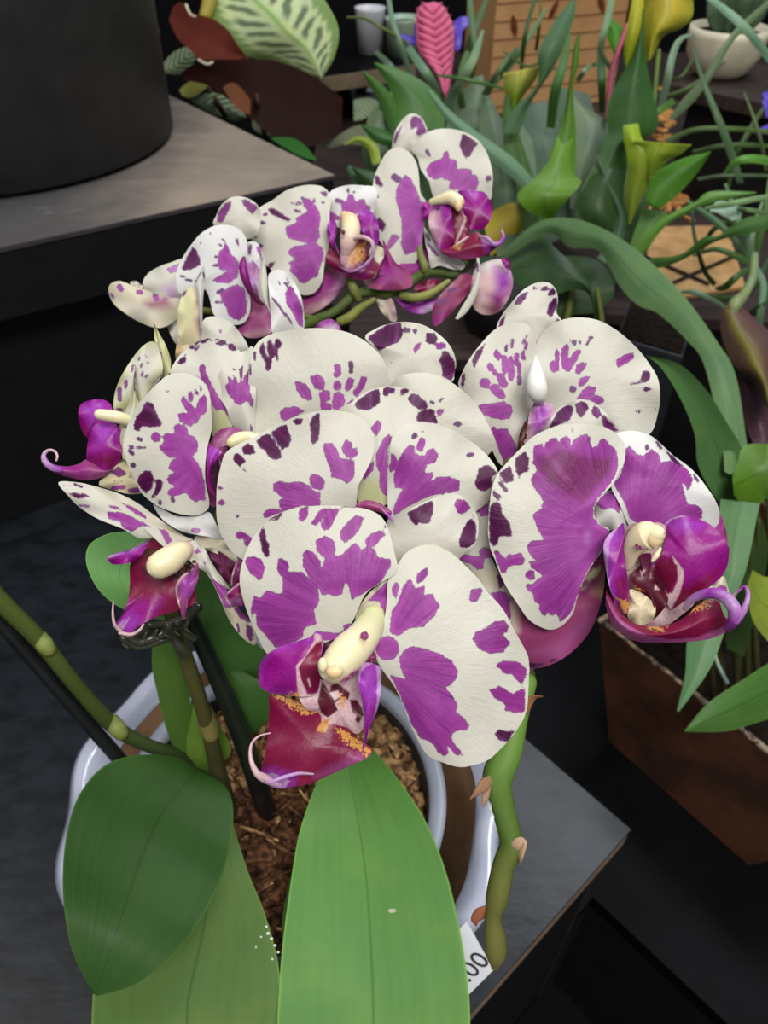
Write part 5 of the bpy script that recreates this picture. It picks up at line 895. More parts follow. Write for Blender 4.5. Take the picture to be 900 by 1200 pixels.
strip(orchid, 'leaf', 'C8', '255,200 250,350 280,500 320,660 380,815', '340,190 400,320 440,500 435,680 425,835', [.385, .39, .405, .425, .445], colour=(96, 134, 58), fold=.003, nu=40, nv=16, thick=.002)
strip(orchid, 'leaf', 'C8', '450,480 432,620 424,760 430,850', '540,560 600,660 642,780 540,885', [.415, .42, .43, .445], colour=(118, 156, 62), fold=.003, nu=40, nv=16, thick=.002)
strip(orchid, 'leaf', 'C8', '440,-160 450,0 480,160 540,310 640,385 800,440', '640,-120 660,60 740,190 800,260 840,330 850,420', [.36, .365, .37, .385, .40, .42], colour=(98, 146, 78), fold=.003, nu=40, nv=18, thick=.002)
strip(orchid, 'leaf', 'C8', '530,300 550,450 600,560 640,620 715,735', '700,370 800,425 850,480 840,600 722,730', [.40, .40, .41, .43], colour=(78, 120, 58), fold=.003, nu=40, nv=18, thick=.002)
strip(orchid, 'leaf', 'C1', '470,300 400,270 330,262 240,272 170,310 147,360 158,430 210,520 310,592 480,640', '480,420 470,430 460,440 450,450 440,460 430,470 430,490 430,520 440,560 480,620', [.33, .325, .325, .325, .33, .34], colour=(110, 162, 92), nu=60, nv=16, thick=.002, label='light green round-tipped leaf behind the hanging lip')
for i, (x, y) in enumerate([(314, 1094), (318, 1100), (322, 1108), (312, 1086), (326, 1116), (319, 1124), (306, 1098), (300, 1110)]):
    blob(orchid, 'water_drop', 'R', f'{x},{y}', .352, (2.2 - .15 * i, 1.8 - .1 * i, .8), 'white', m=M['water'])
sheet(orchid, 'scar', 'R', '455,1066 462,1065 464,1068 458,1070', .3545, base='c', bowl=0, ruf=0, thick=.0002, dense=1.5)
# ================================================================== stakes and clip
ST = M['stake']
def stake(path, d, lab):
    P = pts('R', path); dd = np.array(d); o = tube3('support_stake', W(P[:, 0], P[:, 1], dd), P[:, 2] / FPX * dd, ST, None, ns=14)
    tag(o, lab, 'stake'); return o
stake('-40,682,9 40,775,8.5 143,893,8.5 165,918,8.5', [.36, .39, .43, .442], 'black stake leaning left beside the green stem')
stake('196,640,9 215,705,9 240,762,10 270,830,11 298,905,12 318,970,12', [.335, .352, .37, .395, .425, .47], 'thick black stake behind the left flower, rising from the bark')
cl = empty('hair_clip', W(195, 738, .343)); tag(cl, 'translucent dark grey claw clip holding stem to stake', 'clip')
for pth, r in [('150,745 165,752 190,742 215,725 232,712', 6), ('145,748 160,757 185,752 205,745', 5), ('198,733 203,745 212,758 217,768', 6.5), ('208,730 218,742 226,748', 5), ('176,732 196,730 222,722 230,708', 4.5), ('160,742 178,735 195,733', 4)]:
    P = pts('R', pth); n_ = len(P); tube3('claw', W(P[:, 0], P[:, 1], np.linspace(.335, .345, n_)), np.full(n_, r / FPX * .34), M['clip'], cl, ns=8)
for i in range(7):
    x = 148 + i * 12; y = 748 - i * 3; P = pts('R', f'{x},{y} {x-3},{y+6} {x+2},{y+11}'); tube3('tooth', W(P[:, 0], P[:, 1], np.full(3, .336)), np.array([3, 2.6, 1.4]) / FPX * .336, M['clip'], cl, ns=6)
# ================================================================== pots
def rim_scallop(th, i):
    a = .0026 if i in (2, 3, 4, 5, 6, 7, 8) else .0008
    return a * np.sin(th * 11 + .6) + a * .5 * np.sin(th * 5)
cpx, cpy, RZ = -.0569, .2148, .927
BZ = .787
cach = empty('ceramic_pot', (cpx, cpy, BZ)); tag(cach, 'lavender-white glazed ceramic pot with wavy rim and brown inside', 'pot')
R0 = .1272
prof = [(0.0, BZ), (.070, BZ), (.078, BZ + .006), (.100, BZ + .06), (R0 - .006, RZ - .02), (R0 - .001, RZ - .008), (R0, RZ - .001), (R0 - .005, RZ + .004), (R0 - .012, RZ + .001), (R0 - .0165, RZ - .008)]
prof2 = [(R0 - .0160, RZ - .0075), (R0 - .019, RZ - .03), (.088, BZ + .05), (.072, BZ + .010), (0, BZ + .008)]
lathe('body', (cpx, cpy), prof, M['glaze'], cach, ns=160, scallop=lambda th, i: rim_scallop(th, i) if i >= 3 else 0 * th)
lathe('inner_wall', (cpx, cpy), prof2, M['brownwall'], cach, ns=96, label='unglazed brown inner wall')
npc = np.array([-.0589, .2185, .918]); NR = .0952; NZ = .918
nur = empty('nursery_pot', (npc[0], npc[1], BZ + .012)); tag(nur, 'grey plastic nursery pot with orchid bark inside ceramic pot', 'pot')
lathe('body', (npc[0], npc[1]), [(0, BZ + .012), (.060, BZ + .012), (NR - .008, NZ - .02), (NR - .007, NZ - .012), (NR, NZ - .011), (NR + .0005, NZ), (NR - .002, NZ + .001), (NR - .0085, NZ), (NR - .0095, NZ - .004)], M['greyrim'], nur, ns=96)
lathe('liner', (npc[0], npc[1]), [(NR - .0093, NZ - .0038), (NR - .0125, NZ - .03), (.058, BZ + .02), (0, BZ + .018)], M['darkplastic'], nur, ns=64, label='dark inner face')
# bark and moss: hundreds of chips, one body each, joined as stuff
def chips(name, centre, rad, z, n, size, m, parent, seed, dz=.012, **k):
    r = np.random.default_rng(seed); V = []; F = []
    for i in range(n):
        a = r.uniform(0, 6.28); q = rad * math.sqrt(r.uniform(0, 1)); c = np.array([centre[0] + q * math.cos(a), centre[1] + q * math.sin(a), z + r.uniform(-dz, dz * .6)])
        s = size * r.uniform(.5, 1.4) * np.array([r.uniform(.8, 1.8), r.uniform(.5, 1), r.uniform(.3, .7)])
        A = np.linalg.qr(r.normal(size=(3, 3)))[0]
        base = np.array([[x, y, zz] for x in (-1, 1) for y in (-1, 1) for zz in (-1, 1)], float) * s * (1 + r.uniform(-.35, .35, (8, 3)))
        b = len(V); V += (base @ A + c).tolist(); F += [[b + j for j in f_] for f_ in ([0, 1, 3, 2], [4, 6, 7, 5], [0, 4, 5, 1], [2, 3, 7, 6], [0, 2, 6, 4], [1, 5, 7, 3])]
    o = link(name, V, F, m, parent, smooth=False, **k); return o
chips('bark_chips', npc, NR - .012, NZ - .022, 2600, .0034, M['bark'], nur, 3, kind='stuff', label='loose tan and brown bark chips')
bp = onz(325, 1010, .90)
chips('moss', (bp[0], bp[1]), .045, .905, 900, .0036, M['moss'], nur, 5, kind='stuff', dz=.008, label='reddish brown dried moss')
# roots and moss strands
for i in range(60):
    a = rng.uniform(0, 6.28); q = .05 * math.sqrt(rng.uniform()); c = np.array([bp[0] + q * math.cos(a), bp[1] + q * math.sin(a), .912]); t = rng.normal(size=3) * .010; t[2] *= .3
    if i < 46: tube3('moss_strand', [c - t, c + rng.normal(size=3) * .003, c + t], [.0006, .0011, .0005], M['moss'] if i % 3 else M['bark'], nur, ns=5, n=6)
# ================================================================== calla lilies behind the orchid
BGL = dict(m='bgleaf', nu=36, nv=12, thick=.0012)
BL, MG, DG, BG_, YG = (98, 122, 92), (76, 112, 54), (50, 82, 38), (84, 136, 40), (150, 176, 52)
cal = empty('calla_lily', (*onz(640, 330, .90)[:2], .901)); tag(cal, 'calla lily clump with yellow-green spathes and upright green leaves', 'plant')
def cl(fr, L, R, d, c, fold=.006, name='leaf', par=None, **k): return strip(par or cal, name, fr, L, R, d, colour=c, fold=fold, **{**BGL, **k})
cl('R', '555,90 530,130 525,165 560,210 600,330', '566,88 574,130 592,170 622,230 640,330', [.98, .97, .96, .95], BL)
cl('R', '565,112 562,160 575,220 582,300', '574,112 596,160 604,210 606,300', [.95, .94, .93], BL)
cl('R', '588,140 592,180 600,215 618,300', '598,130 620,158 646,190 655,280', [.97, .96, .95], (108, 132, 104))
cl('R', '618,122 610,150 618,190 640,260', '640,118 656,150 662,200 665,270', [.98, .96, .95], (92, 122, 96))
cl('R', '600,150 604,200 610,250 622,330', '606,150 622,200 632,260 650,330', [.93, .92, .91], MG)
cl('D3', '450,430 462,520 472,650 452,800 440,1000', '480,485 560,540 617,580 612,680 545,780 480,1000', [.92, .90, .89, .90], (118, 140, 112))
cl('D3', '440,5 350,130 290,250 290,380 250,450 170,520 120,640', '472,0 462,80 422,200 372,310 300,420 240,520 200,640', [.84, .84, .86, .88], (84, 120, 82))
cl('D2', '235,303 300,400 340,500 340,620 380,740', '245,298 400,350 520,430 572,520 565,700', [.88, .89, .90, .91], (76, 124, 52))
cl('D2', '175,600 240,680 330,705 430,720', '180,594 280,618 345,650 440,690', [.90, .90, .92], (62, 110, 52), nu=20)
cl('D2', '130,800 180,880 280,950 400,1000', '140,800 260,830 330,880 420,960', [.90, .90, .92], DG, nu=20)
cl('D2', '320,430 290,480 220,540 200,620 200,700', '326,434 330,520 300,600 290,680 280,740', [.95, .95, .94], (120, 140, 104), nu=24)
for p, d, c in [('424,83,1 440,100,6 455,122,8 462,150,5', [.86, .88, .9], (84, 128, 60)), ('502,106,2 528,138,6 560,165,8 600,196,9 640,240,7', [.84, .85, .86, .88], (112, 150, 118)), ('404,170,1 420,163,4 436,172,6 442,192,5', [.9, .9], (150, 170, 60)),
                ('408,195,3 425,215,10 440,240,12 450,270,8', [.92, .92, .92], (84, 116, 84)), ('478,118,2 492,150,8 505,180,10 520,230,8', [.93, .92], MG), ('600,95,2 596,120,6 598,150,9 600,200,8', [.9, .9], MG), ('446,120,2 462,165,9 470,200,12 480,260,9', [.95, .95, .94], (60, 100, 44))]:
    ribbon(cal, 'leaf', 'R', p, d, c, m='bgleaf', nu=26, nv=8, fold=.004)
cl('D6', '430,-30 380,120 300,220 210,305 250,380 330,430 370,470', '505,-30 482,120 500,200 545,240 480,320 420,400 380,470', [.86, .84, .83, .86], (98, 142, 38), fold=-.006)
cl('D3', '485,150 458,230 440,380 400,600 340,760 350,900', '492,150 482,300 456,420 467,600 472,800 440,900', [.83, .84, .85, .86], (92, 136, 46))
cl('D6', '690,20 600,200 528,330 540,420 640,520 735,560', '775,5 775,150 765,400 782,480 765,540 748,566', [.86, .84, .84, .86], DG, fold=.01)
cl('D3', '790,40 740,260 640,450 615,560 620,640 560,780 490,920', '797,40 802,250 832,420 867,560 832,650 742,700 700,900', [.80, .81, .83, .85], (66, 106, 54), fold=.012)
cl('D5', '-10,120 60,300 100,420 60,560 0,640', '20,120 140,400 150,480 130,560 60,680', [.84, .84, .85], (82, 112, 84))
cl('D5', '240,380 220,440 190,520 150,640', '360,390 380,440 330,500 230,650', [.86, .86, .86], (96, 136, 66))
cl('D3', '603,85 620,180 655,268', '640,85 702,150 692,220 662,272', [.90, .90, .90], (74, 142, 34), nu=20)
cl('D5', '597,78 440,120 300,200 258,320 285,376', '600,83 520,200 430,300 340,372 290,380', [.80, .81, .82, .83], (82, 138, 42))
cl('D5', '838,293 600,290 515,345 380,410 260,500 188,612', '838,300 560,362 480,402 372,462 282,562 202,642', [.78, .79, .80, .82], (100, 146, 58), fold=.003)
cl('D5', '900,415 780,430 640,520 560,530 440,620 280,640', '900,490 800,512 640,548 505,622 400,672 290,702', [.74, .76, .80, .84], (74, 116, 54), fold=.004)
cl('R', '588,296 618,268 645,256 680,258 720,275 760,305 800,345 840,400 862,440 876,525', '592,304 628,280 648,274 668,290 702,294 724,332 747,357 772,368 806,400 826,430 848,522', [.86, .82, .76, .70, .64, .60, .58], (98, 132, 86), fold=.006, nu=70, label='long arching leaf crossing in front of the others')
cl('R', '590,300 615,285 640,280 650,290 690,330 700,380', '600,330 620,340 650,345 668,340 690,345 698,382', [.88, .86, .86], (58, 92, 50))
cl('R', '640,305 660,300 700,305 720,330', '640,380 665,370 700,365 720,345', [.90, .90, .90], (52, 84, 44))
for p, d in [('604,300,2 605,340,3 606,370,3', .92), ('632,300,4 634,340,4.5 632,368,4', .91), ('616,290,3 617,330,3 618,366,3', .94), ('650,330,3 645,370,4 642,385,4', .9), ('672,330,4 665,370,5 660,385,5', .9), ('700,340,3 705,380,4 700,390,4', .9)]:
    tube(cal, 'stalk', 'R', p, d, [(128, 140, 60), (70, 92, 40)], m='bgleaf', ns=8)
lathe('nursery_pot', (.135, .80), [(0, .9005), (.040, .9005), (.052, .945), (.054, .95), (.049, .95), (.047, .94), (0, .94)], M['blackpot'], cal, ns=40)
for L_, R_, d_, c_ in [('470,120 462,160 470,210 500,280', '500,125 512,165 520,215 530,290', .99, (58, 96, 46)), ('520,100 515,150 530,210 550,290', '548,105 560,150 570,210 575,290', 1.0, (70, 104, 66)), ('560,300 552,330 560,370 575,400', '600,300 606,330 600,370 590,400', .93, (40, 66, 34)),
    ('650,100 640,150 640,210 655,280', '690,110 700,150 700,210 690,290', .98, (84, 110, 80)), ('720,180 715,220 720,270 735,320', '750,190 760,230 758,270 745,322', .92, (60, 92, 42)), ('430,150 425,180 440,220 470,260', '455,140 470,180 480,220 490,262', 1.0, (66, 92, 56))]:
    strip(cal, 'leaf', 'R', L_, R_, [d_, d_ - .01, d_], colour=c_, fold=.006, **BGL)
# spathes
def grad(c1, c2, c3=None):
    def g(u, v, cc):
        f = np.clip(u * 1.6, 0, 1)[..., None]; o = np.array(lin(c1)) * (1 - f) + np.array(lin(c2)) * f
        if c3 is not None:
            e = np.clip((np.abs(v) - .72) * 4, 0, 1)[..., None]; o = o * (1 - e) + np.array(lin(c3)) * e
        return o
    return g
cl('D3', '122,352 120,400 140,480 162,545', '290,318 284,370 225,450 172,535', [.88, .89, .90], YG, cfun=grad((226, 222, 112), (118, 150, 30)), name='spathe', fold=.014, label='yellow-green rolled spathe')
cl('D4', '190,-30 165,100 140,250 146,352', '246,-30 236,120 192,270 152,354', [.80, .80, .82], YG, cfun=grad((196, 188, 52), (170, 180, 44)), name='spathe')
cl('D4', '250,-40 242,150 248,250 258,330', '500,-40 502,80 440,150 350,190 285,310', [.80, .81, .83], YG, cfun=grad((222, 196, 76), (196, 196, 60), (190, 200, 70)), name='spathe', fold=.02, label='large yellow spathe at the top')
cl('D5', '136,-60 140,20 155,90 160,180 150,300 162,462', '215,-70 240,20 310,45 300,150 270,240 172,466', [.80, .80, .82, .84], YG, cfun=grad((164, 194, 54), (150, 170, 60)), name='spathe', fold=.012)
cl('D5', '190,20 215,100 240,190 262,240', '498,42 440,92 370,130 275,235', [.79, .80, .82], YG, cfun=grad((176, 196, 66), (150, 172, 56), (170, 200, 70)), name='spathe', fold=.014, label='lime spathe opening to the right')
cl('R', '568,268 575,250 598,238 612,240', '575,300 595,285 612,268 626,258', [.93, .93, .93], (178, 156, 44), name='spathe', label='faded yellow spathe behind the top flower', nu=24)
# ================================================================== calla in the trough at the right
cr = empty('calla_lily', (*(tm), TZ - .044)); tag(cr, 'calla lily in the rusty trough with a purple-brown spathe and strap leaves', 'plant')
cl('D7', '88,183 180,262 290,440 370,640 390,820 470,980 545,1085', '94,179 290,240 450,400 550,560 600,640 640,720 612,860 620,1030', [.50, .52, .54, .56, .58], (92, 134, 78), fold=-.006, par=cr, nu=60, nv=20)
cl('D7', '592,900 604,800 640,735 690,703 805,702', '600,1000 660,1070 720,1080 770,1040 810,1000', [.55, .555, .56, .56], (88, 128, 34), fold=.01, par=cr, nu=40)
cl('D7', '530,640 560,620 600,650 640,715', '545,860 580,880 600,860 630,760', [.555, .555, .56], (112, 152, 98), fold=.003, par=cr, nu=20)
cl('R', '845,585 838,640 838,680 808,740 803,790 793,833', '890,590 876,660 862,700 849,740 831,785 796,834', [.56, .55, .54, .53, .52], (94, 136, 90), fold=-.003, par=cr, nu=50)
cl('R', '802,856 830,824 865,800 915,768', '804,858 850,857 880,849 915,838', [.54, .55, .57], (82, 124, 58), fold=.004, par=cr, nu=36, label='pointed leaf hanging over the trough rim')
cl('R', '874,690 884,730 915,768', '882,668 896,676 915,676', [.55, .56, .57], (150, 168, 66), par=cr, nu=20)
cl('R', '862,590 866,620 850,690 852,760', '886,590 900,640 890,700 872,770', [.60, .61, .62], (54, 78, 34), par=cr)
def purple(u, v, cc):
    o = np.array(lin((106, 84, 74)))[None, None] * np.ones(u.shape + (1,)); s = np.exp(-((v + .25 - .2 * u) / .22) ** 2)[..., None]; o = o * (1 - s * .8) + np.array(lin((146, 140, 48))) * s * .8
    e = np.clip((v - .3) * 1.6, 0, 1)[..., None]; return o * (1 - e) + np.array(lin((92, 66, 72))) * e
cl('R', '845,362 846,395 860,428 882,448 896,475', '862,352 886,375 912,400 912,440 912,485', [.66, .64, .63, .63], (100, 80, 70), cfun=purple, name='spathe', fold=.02, par=cr, label='fading purple-brown spathe with yellow stripe')
cl('R', '860,436 868,470 874,500 884,522', '888,452 902,470 912,500 912,522', [.66, .66, .66], (86, 58, 70), name='spathe', fold=.01, par=cr)
tube(cr, 'stalk', 'R', '884,300,5 882,325,5.5 872,345,6 862,356,8 858,366,6', [.70, .68, .67, .66, .66], [(120, 146, 110), (150, 160, 110)], m='bgleaf', ns=10)
for i in range(9):
    x = 812 + i * 11; tube(cr, 'stalk', 'R', f'{x},{640 - (i % 3) * 30},3 {x + 4 - (i % 4) * 3},{720},4 {x - 6 + (i % 5) * 4},{812 + i * 3},4', [.60, .63, .66], [(70, 84, 40), (60, 52, 32)], m='bgleaf', ns=7)
lp = pts('R', '835,715 832,742 840,775 852,800'); tube3('wire_loop', W(lp[:, 0], lp[:, 1], np.array([.62, .62, .625, .63])), np.full(4, .0017), M['teal'], trough, ns=6)
# ================================================================== thin-leaved plant at the right back
sp_ = empty('spider_plant', (*onz(885, 318, .90)[:2], .901)); tag(sp_, 'thin-leaved plant with arching narrow blades right of the calla lilies', 'plant')
TH = [('826,-6,3 850,12,5 874,34,6 905,72,5', .78, (126, 164, 134)), ('910,-4,3 880,22,4 855,48,4 828,92,5 806,118,6 786,140,3', .95, (98, 122, 84)), ('811,41,1.5 797,46,3 788,66,4 782,95,4.5 774,130,4', .90, (128, 158, 130)),
      ('811,55,1 824,95,3 838,130,4 852,165,5 868,215,4', .85, (88, 116, 80)), ('872,108,1 884,140,2.2 893,172,2.4 898,200,2', .9, (96, 116, 70)), ('780,165,3 815,152,3 860,151,3 910,155,3', .92, (88, 116, 60)), ('790,118,4 770,132,4 752,148,4', .9, (86, 128, 52)),
      ('812,178,2 845,171,3 880,170,3 910,172,2', .95, (80, 108, 56)), ('848,204,1 862,190,4 882,186,5 910,190,5', .82, (104, 158, 66)), ('826,244,1.5 850,240,3.5 880,234,3.5 910,229,3', .78, (132, 166, 116)), ('852,242,1 876,246,3 910,252,3', .80, (112, 146, 96)),
      ('812,245,2.5 812,265,2 817,290,2.5 826,318,3 838,334,3', .84, (40, 66, 34)), ('818,210,2 850,206,2.2 905,206,2', .93, (90, 112, 80)), ('885,312,3 860,280,4 835,256,4 806,236,2', .86, (92, 128, 88)), ('885,312,3 872,275,4 862,250,3.5 850,215,1.5', .86, (108, 142, 106)),
      ('885,312,3 890,280,4 898,250,4 902,210,2', .86, (84, 118, 60)), ('885,312,3 862,300,4 838,292,3 812,300,1.5', .84, (82, 118, 66)), ('885,312,3 866,322,4 850,336,4 838,338,2', .84, (74, 106, 58)), ('885,312,3 895,335,4 890,380,4 894,402,2', .8, (108, 140, 110)),
      ('885,312,3 880,295,4 884,265,3 894,236,1.5', .84, (120, 152, 116)), ('790,344,1 812,342,3 836,352,3 852,362,2', .8, (110, 138, 110)), ('776,374,1.5 768,392,3 758,410,3 752,418,2', .78, (112, 140, 124)), ('900,120,2 880,150,3 860,190,3 852,230,2', .98, (70, 96, 50)),
      ('770,112,1 790,110,2.4 815,98,2.4 850,72,1', .97, (84, 104, 62)), ('780,96,1 800,88,2 812,68,1', 1.0, (84, 104, 62)), ('905,300,3 880,340,4 850,350,4 824,345,2', .83, (56, 80, 44)), ('820,300,1 835,270,3 858,262,4 885,285,4', .88, (66, 92, 48)), ('905,330,3 896,352,4 880,368,4 866,372,2', .8, (52, 78, 44))]
for p, d, c in TH: ribbon(sp_, 'leaf', 'R', p, [d, d - .02, d + .01], c, m='bgleaf', nu=22, nv=5, fold=.002)
ribbon(sp_, 'leaf', 'R', '832,246,2 845,243,8 862,250,9 868,254,2', [.79, .79], (160, 190, 170), m='bgleaf')
fl = empty('violet_flower', W(896, 145, .93)); tag(fl, 'violet flower at the right edge above thin leaves', 'flower')
sheet(fl, 'petal', 'D4', '870,495 890,485 915,490 920,600 895,620 875,560', .93, m='lip', base='iris', bowl=.003); sheet(fl, 'petal', 'D4', '842,685 880,665 920,650 920,700 870,712', .93, m='lip', base='iris', bowl=.003)
# ================================================================== pink quill and grassy leaves
pq = empty('pink_quill_plant', (*onz(523, 150, .90)[:2], .901)); tag(pq, 'pink quill bromeliad with a flat pink spike and violet flowers', 'plant')
sp_l, sp_r = '505,12 462,25 441,70 441,150 450,230 480,290 530,350 560,420 576,478', '530,8 572,30 592,65 618,130 620,250 612,330 604,400 590,450 582,480'
strip(pq, 'flower_spike', 'D2', sp_l, sp_r, [.98, .98, 1.0], colour=(212, 104, 142), m='soft', fold=.004, nu=30, nv=10, thick=.004)
PA, PB = spline(pts('D2', sp_l), 15), spline(pts('D2', sp_r), 15); PM = (PA + PB) / 2
for i in range(1, 13):
    for E in (PA, PB):
        a, b = PM[i + 1], E[i]; t = b - a; out_ = b + t * .10 + np.array([0, -3.0]); mid = (a + b) / 2; up_ = np.array([0, 1.0])
        L_ = f'{a[0]:.1f},{a[1]-2.5:.1f} {mid[0]:.1f},{mid[1]-4.5:.1f} {out_[0]:.1f},{out_[1]:.1f}'; R_ = f'{a[0]:.1f},{a[1]+4:.1f} {mid[0]:.1f},{mid[1]+3.8:.1f} {out_[0]:.1f},{out_[1]+.8:.1f}'
        strip(pq, 'bract', 'R', L_, R_, [.974, .972, .975], colour=(220, 108, 148), m='soft', nu=8, nv=5, fold=.0016, roll=.0012, thick=.001)
for o_, c_ in [('345,178 380,165 430,180 445,210 400,215 350,195', None), ('622,110 650,82 690,80 697,110 665,150 655,230 625,245 622,180', None), ('430,120 440,110 445,190 430,200', None)]: sheet(pq, 'floret', 'D2', o_, .985, m='lip', base='iris', bowl=.004)
GR = [('455,-5,2.5 460,25,3 470,55,3.5 482,90,3', .95, (124, 152, 126)), ('478,55,4 492,75,5 506,95,5 518,118,4', .97, (112, 146, 116)), ('566,35,1.5 555,68,5 540,95,5 524,120,4', .93, (122, 152, 116)), ('550,-5,3 553,25,3.5 556,60,3.5 552,100,3', 1.0, (88, 120, 80)),
      ('572,-6,2 560,25,4 548,60,4 536,105,4', 1.02, (74, 104, 62)), ('548,60,2.5 542,80,4 540,110,4 546,150,4', .98, (84, 116, 60)), ('406,20,1 428,22,2 450,34,2 480,52,2', .93, (108, 122, 70)), ('628,-4,2.5 620,22,2.5 614,50,2.8 611,82,2', .93, (64, 92, 50)),
      ('640,10,1.5 622,40,3 600,70,3 570,100,3', .98, (104, 132, 92)), ('606,55,1 592,72,3 580,90,3 566,112,3', .96, (96, 122, 80)), ('590,60,1 606,72,2 620,78,2 640,70,1', .96, (80, 110, 64)), ('512,88,1.5 540,92,2.4 566,98,2.4 592,104,1.5', .92, (84, 118, 66)),
      ('718,-5,3.5 712,22,4 706,45,4 704,60,3.5 710,72,3 716,82,2', .90, (122, 150, 112)), ('704,58,4 705,90,5 706,132,3.5', .92, (70, 106, 62)), ('676,95,3 688,80,3 700,74,2', .92, (140, 162, 126)), ('560,130,3 575,100,5 590,84,5 612,60,2', 1.0, (84, 112, 62)), ('470,95,3 455,75,4 440,60,2', .99, (110, 136, 110)),
      ('634,-3,1 632,30,2 628,60,2', 1.02, (110, 110, 60)), ('668,40,1.5 660,75,5 650,110,6 645,150,5', .93, (70, 116, 50)), ('600,98,4 604,118,4 600,140,3', .99, (90, 100, 50))]
for p, d, c in GR: ribbon(pq, 'leaf', 'R', p, [d, d - .02, d + .02], c, m='bgleaf', nu=20, nv=5, fold=.002)
tube(cal, 'stalk', 'R', '735,30,3 718,80,3.2 714,110,3.2 711,140,3', .90, [(196, 92, 120), (176, 84, 110)], m='bgleaf', ns=8)
tube(cal, 'stalk', 'R', '772,60,3 768,100,3 764,150,3', .86, [(110, 140, 60), (96, 120, 70)], m='bgleaf', ns=8)
# ================================================================== calathea behind the shelf
ct = empty('calathea_plant', (*onz(330, 150, .6)[:2], 0)); tag(ct, 'calathea with large pale feathered leaf and dark maroon leaf backs', 'plant')
def feather(u, v, cc):
    a = np.abs(v); w_ = u * 15 - a * 3.8 + .25 * np.sin(u * 23 + np.sign(v)) ; st = .5 + .5 * np.sin(w_ * 2 * math.pi * .62) + .12 * np.sin(w_ * 9 + a * 30); pale = np.array(lin((196, 212, 160))); dk = np.array(lin((70, 96, 70))); mid = np.array(lin((150, 186, 104))); grn = np.array(lin((104, 140, 70)))
    m_ = np.clip((a - .10) * 7, 0, 1) * np.clip((.66 + .06 * np.sin(w_ * 4) - a) * 9, 0, 1) * np.clip((st - .35) * 3, 0, 1)
    o = pale * np.ones(u.shape + (1,)); o = o * (1 - m_[..., None] * .85) + dk * m_[..., None] * .85
    e = np.clip((a - .70 - .05 * np.sin(w_ * 6)) * 9, 0, 1)[..., None]; o = o * (1 - e * .8) + grn * e * .8
    r_ = np.exp(-(a / .07) ** 2)[..., None]; return o * (1 - r_) + mid * r_
SL = dict(m='soft', thick=.0012)
strip(ct, 'leaf', 'D1', '800,345 620,275 470,240 380,150 325,60 320,-60', '822,335 868,250 888,140 850,40 780,-40 600,-120', [1.12, 1.10, 1.08, 1.10], colour=(168, 194, 132), cfun=feather, fold=.02, nu=110, nv=60, label='pale green leaf with dark feathered stripes', **SL)
strip(ct, 'leaf', 'D1', '160,30 200,10 240,55 330,80 400,130 440,190 482,246', '142,88 180,165 230,215 270,255 320,268 390,272 470,256', [1.06, 1.05, 1.05, 1.07], colour=(92, 40, 30), fold=-.006, nu=50, nv=20, label='maroon leaf back', **{**SL, 'm': 'maroonleaf'})
strip(ct, 'leaf', 'D1', '195,322 280,268 440,262 600,265 760,325 850,388 905,430', '205,350 330,385 480,500 600,600 740,645 850,610 902,560', [1.02, 1.0, 1.0, 1.02, 1.04], colour=(36, 14, 9), fold=-.006, nu=60, nv=24, label='broad dark maroon leaf back', **{**SL, 'm': 'maroonleaf'})
strip(ct, 'leaf', 'D1', '398,370 430,365 470,400 500,440', '380,385 420,450 460,490 500,505', [.99, .99, .99], colour=(112, 66, 38), nu=20, nv=8, **SL)
for o_ in ('218,22 228,48 240,66 256,72', '272,264 310,282 350,270 390,284 440,268'):
    P = pts('D1', o_); tube3('leaf_edge', W(P[:, 0], P[:, 1], np.full(len(P), 1.0)), np.full(len(P), .0018), M['cream'], ct, ns=6, label='pale curled leaf edge')
def feather2(u, v, cc):
    st = .5 + .5 * np.sin((u * 7 - np.abs(v) * 2) * 2 * math.pi); m_ = np.clip((st - .4) * 3, 0, 1)[..., None]
    return np.array(lin((156, 172, 136))) * (1 - m_) + np.array(lin((52, 76, 54))) * m_
for L_, R_, d_ in [('100,305 150,240 200,212 245,203', '112,322 200,325 250,280 262,215', 1.15), ('238,440 330,408 420,440 482,512', '262,462 350,505 430,530 484,520', 1.08), ('500,440 520,430 590,440 610,450', '510,560 540,585 600,600 620,600', 1.12)]:
    strip(ct, 'leaf', 'D1', L_, R_, [d_, d_, d_], colour=(120, 150, 110), cfun=feather2, nu=50, nv=24, fold=.006, **SL)
strip(ct, 'leaf', 'D1', '188,395 230,360 290,352 320,365', '200,420 240,430 290,400 318,372', [1.07, 1.07], colour=(128, 130, 62), nu=16, nv=8, **SL)
strip(ct, 'leaf', 'D1', '588,604 680,606 740,640 792,702', '600,618 670,660 730,690 786,706', [1.0, .99, .98], colour=(56, 112, 50), nu=20, nv=8, **SL)
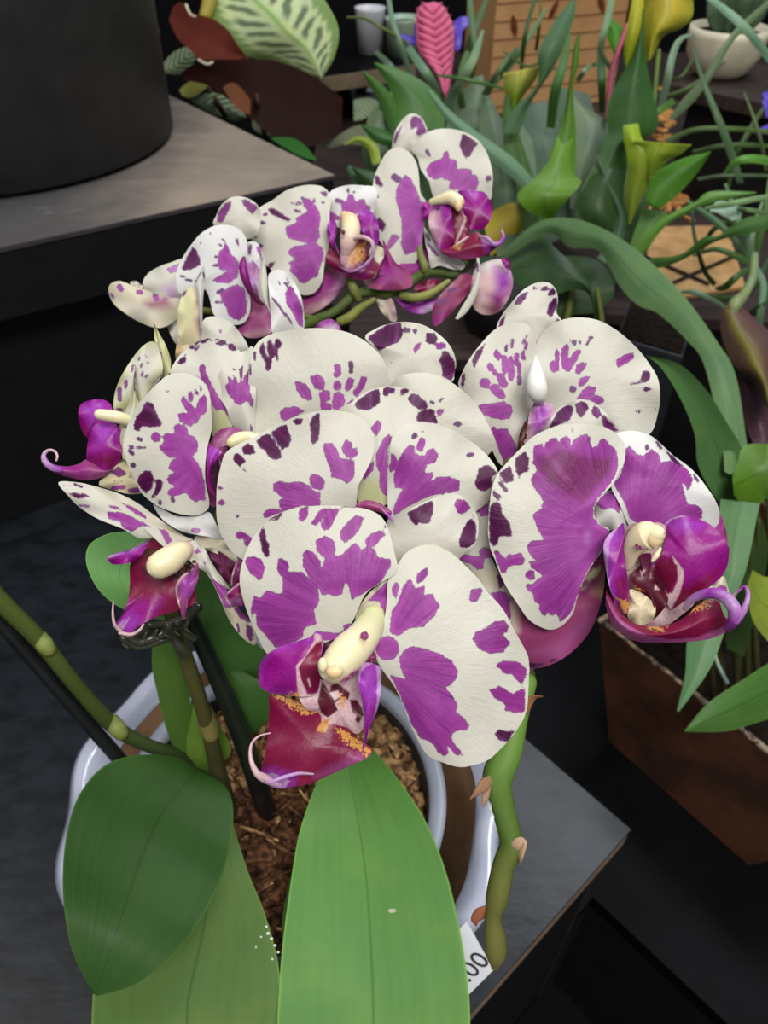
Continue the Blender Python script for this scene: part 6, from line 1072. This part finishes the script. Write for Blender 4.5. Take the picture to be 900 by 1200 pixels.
strip(ct, 'leaf', 'D2', '140,480 200,470 250,480 262,500', '142,580 190,570 230,540 260,505', [1.2, 1.2], colour=(150, 160, 140), cfun=feather2, nu=30, nv=16, **SL)
strip(ct, 'leaf', 'D2', '10,700 80,640 160,600 220,600', '30,712 100,690 200,690 240,640', [1.1, 1.1], colour=(110, 116, 90), nu=16, nv=8, **SL)
P = pts('D1', '300,75 312,40 322,-10 330,-60'); tube3('leaf_stalk', W(P[:, 0], P[:, 1], np.full(4, 1.09)), [.009, .010, .011, .011], plain('yellow_stalk', (168, 152, 62), None, .5, .4, 20, 0), ct, ns=8)
for (x0, y0, x1, y1, d_) in [(480, 250, 560, 560, 1.05), (800, 340, 640, 640, 1.1), (250, 300, 420, 560, 1.1), (850, 560, 640, 700, 1.08)]:
    P = pts('D1', f'{x0},{y0} {(x0+x1)/2+10},{(y0+y1)/2} {x1},{y1}'); p3 = W(P[:, 0], P[:, 1], np.array([d_, d_ + .02, d_ + .05])); p3 = np.vstack([p3, [*onz(330, 150, .6)[:2], .32]]); tube3('leaf_stalk', p3, [.003, .0035, .004, .005], plain('maroon_stalk', (62, 34, 28), None, .6, .3, 20, 0), ct, ns=8)
cpn = onz(330, 150, .6); lathe('pot', cpn[:2], [(0, .002), (.10, .002), (.13, .30), (.135, .31), (.12, .31), (.09, .02), (0, .02)], M['blackpot'], ct, ns=40)
P = pts('D1', '95,285 90,200 85,150 90,135'); po = empty('pink_stem_plant', (*W(P[0, 0], P[0, 1], 1.25)[:2], 0)); tag(po, 'thin plant with a pink-mauve stem beside the black pot', 'plant')
tube3('stalk', np.vstack([[*W(P[0, 0], P[0, 1], 1.25)[:2], .001], W(P[:, 0], P[:, 1], np.full(4, 1.25))]), [.006, .005, .0045, .0045, .004], plain('mauve_stalk', (150, 84, 120), None, .6, .3, 20, 0), po, ns=8)
for a_ in ('90,140 60,120 20,118', '90,140 72,130 50,150'):
    Q = pts('D1', a_); tube3('bud', W(Q[:, 0], Q[:, 1], np.full(3, 1.25)), [.004, .006, .003], plain('pale_bud', (160, 124, 120), None, .6, .3, 20, 0), po, ns=8)
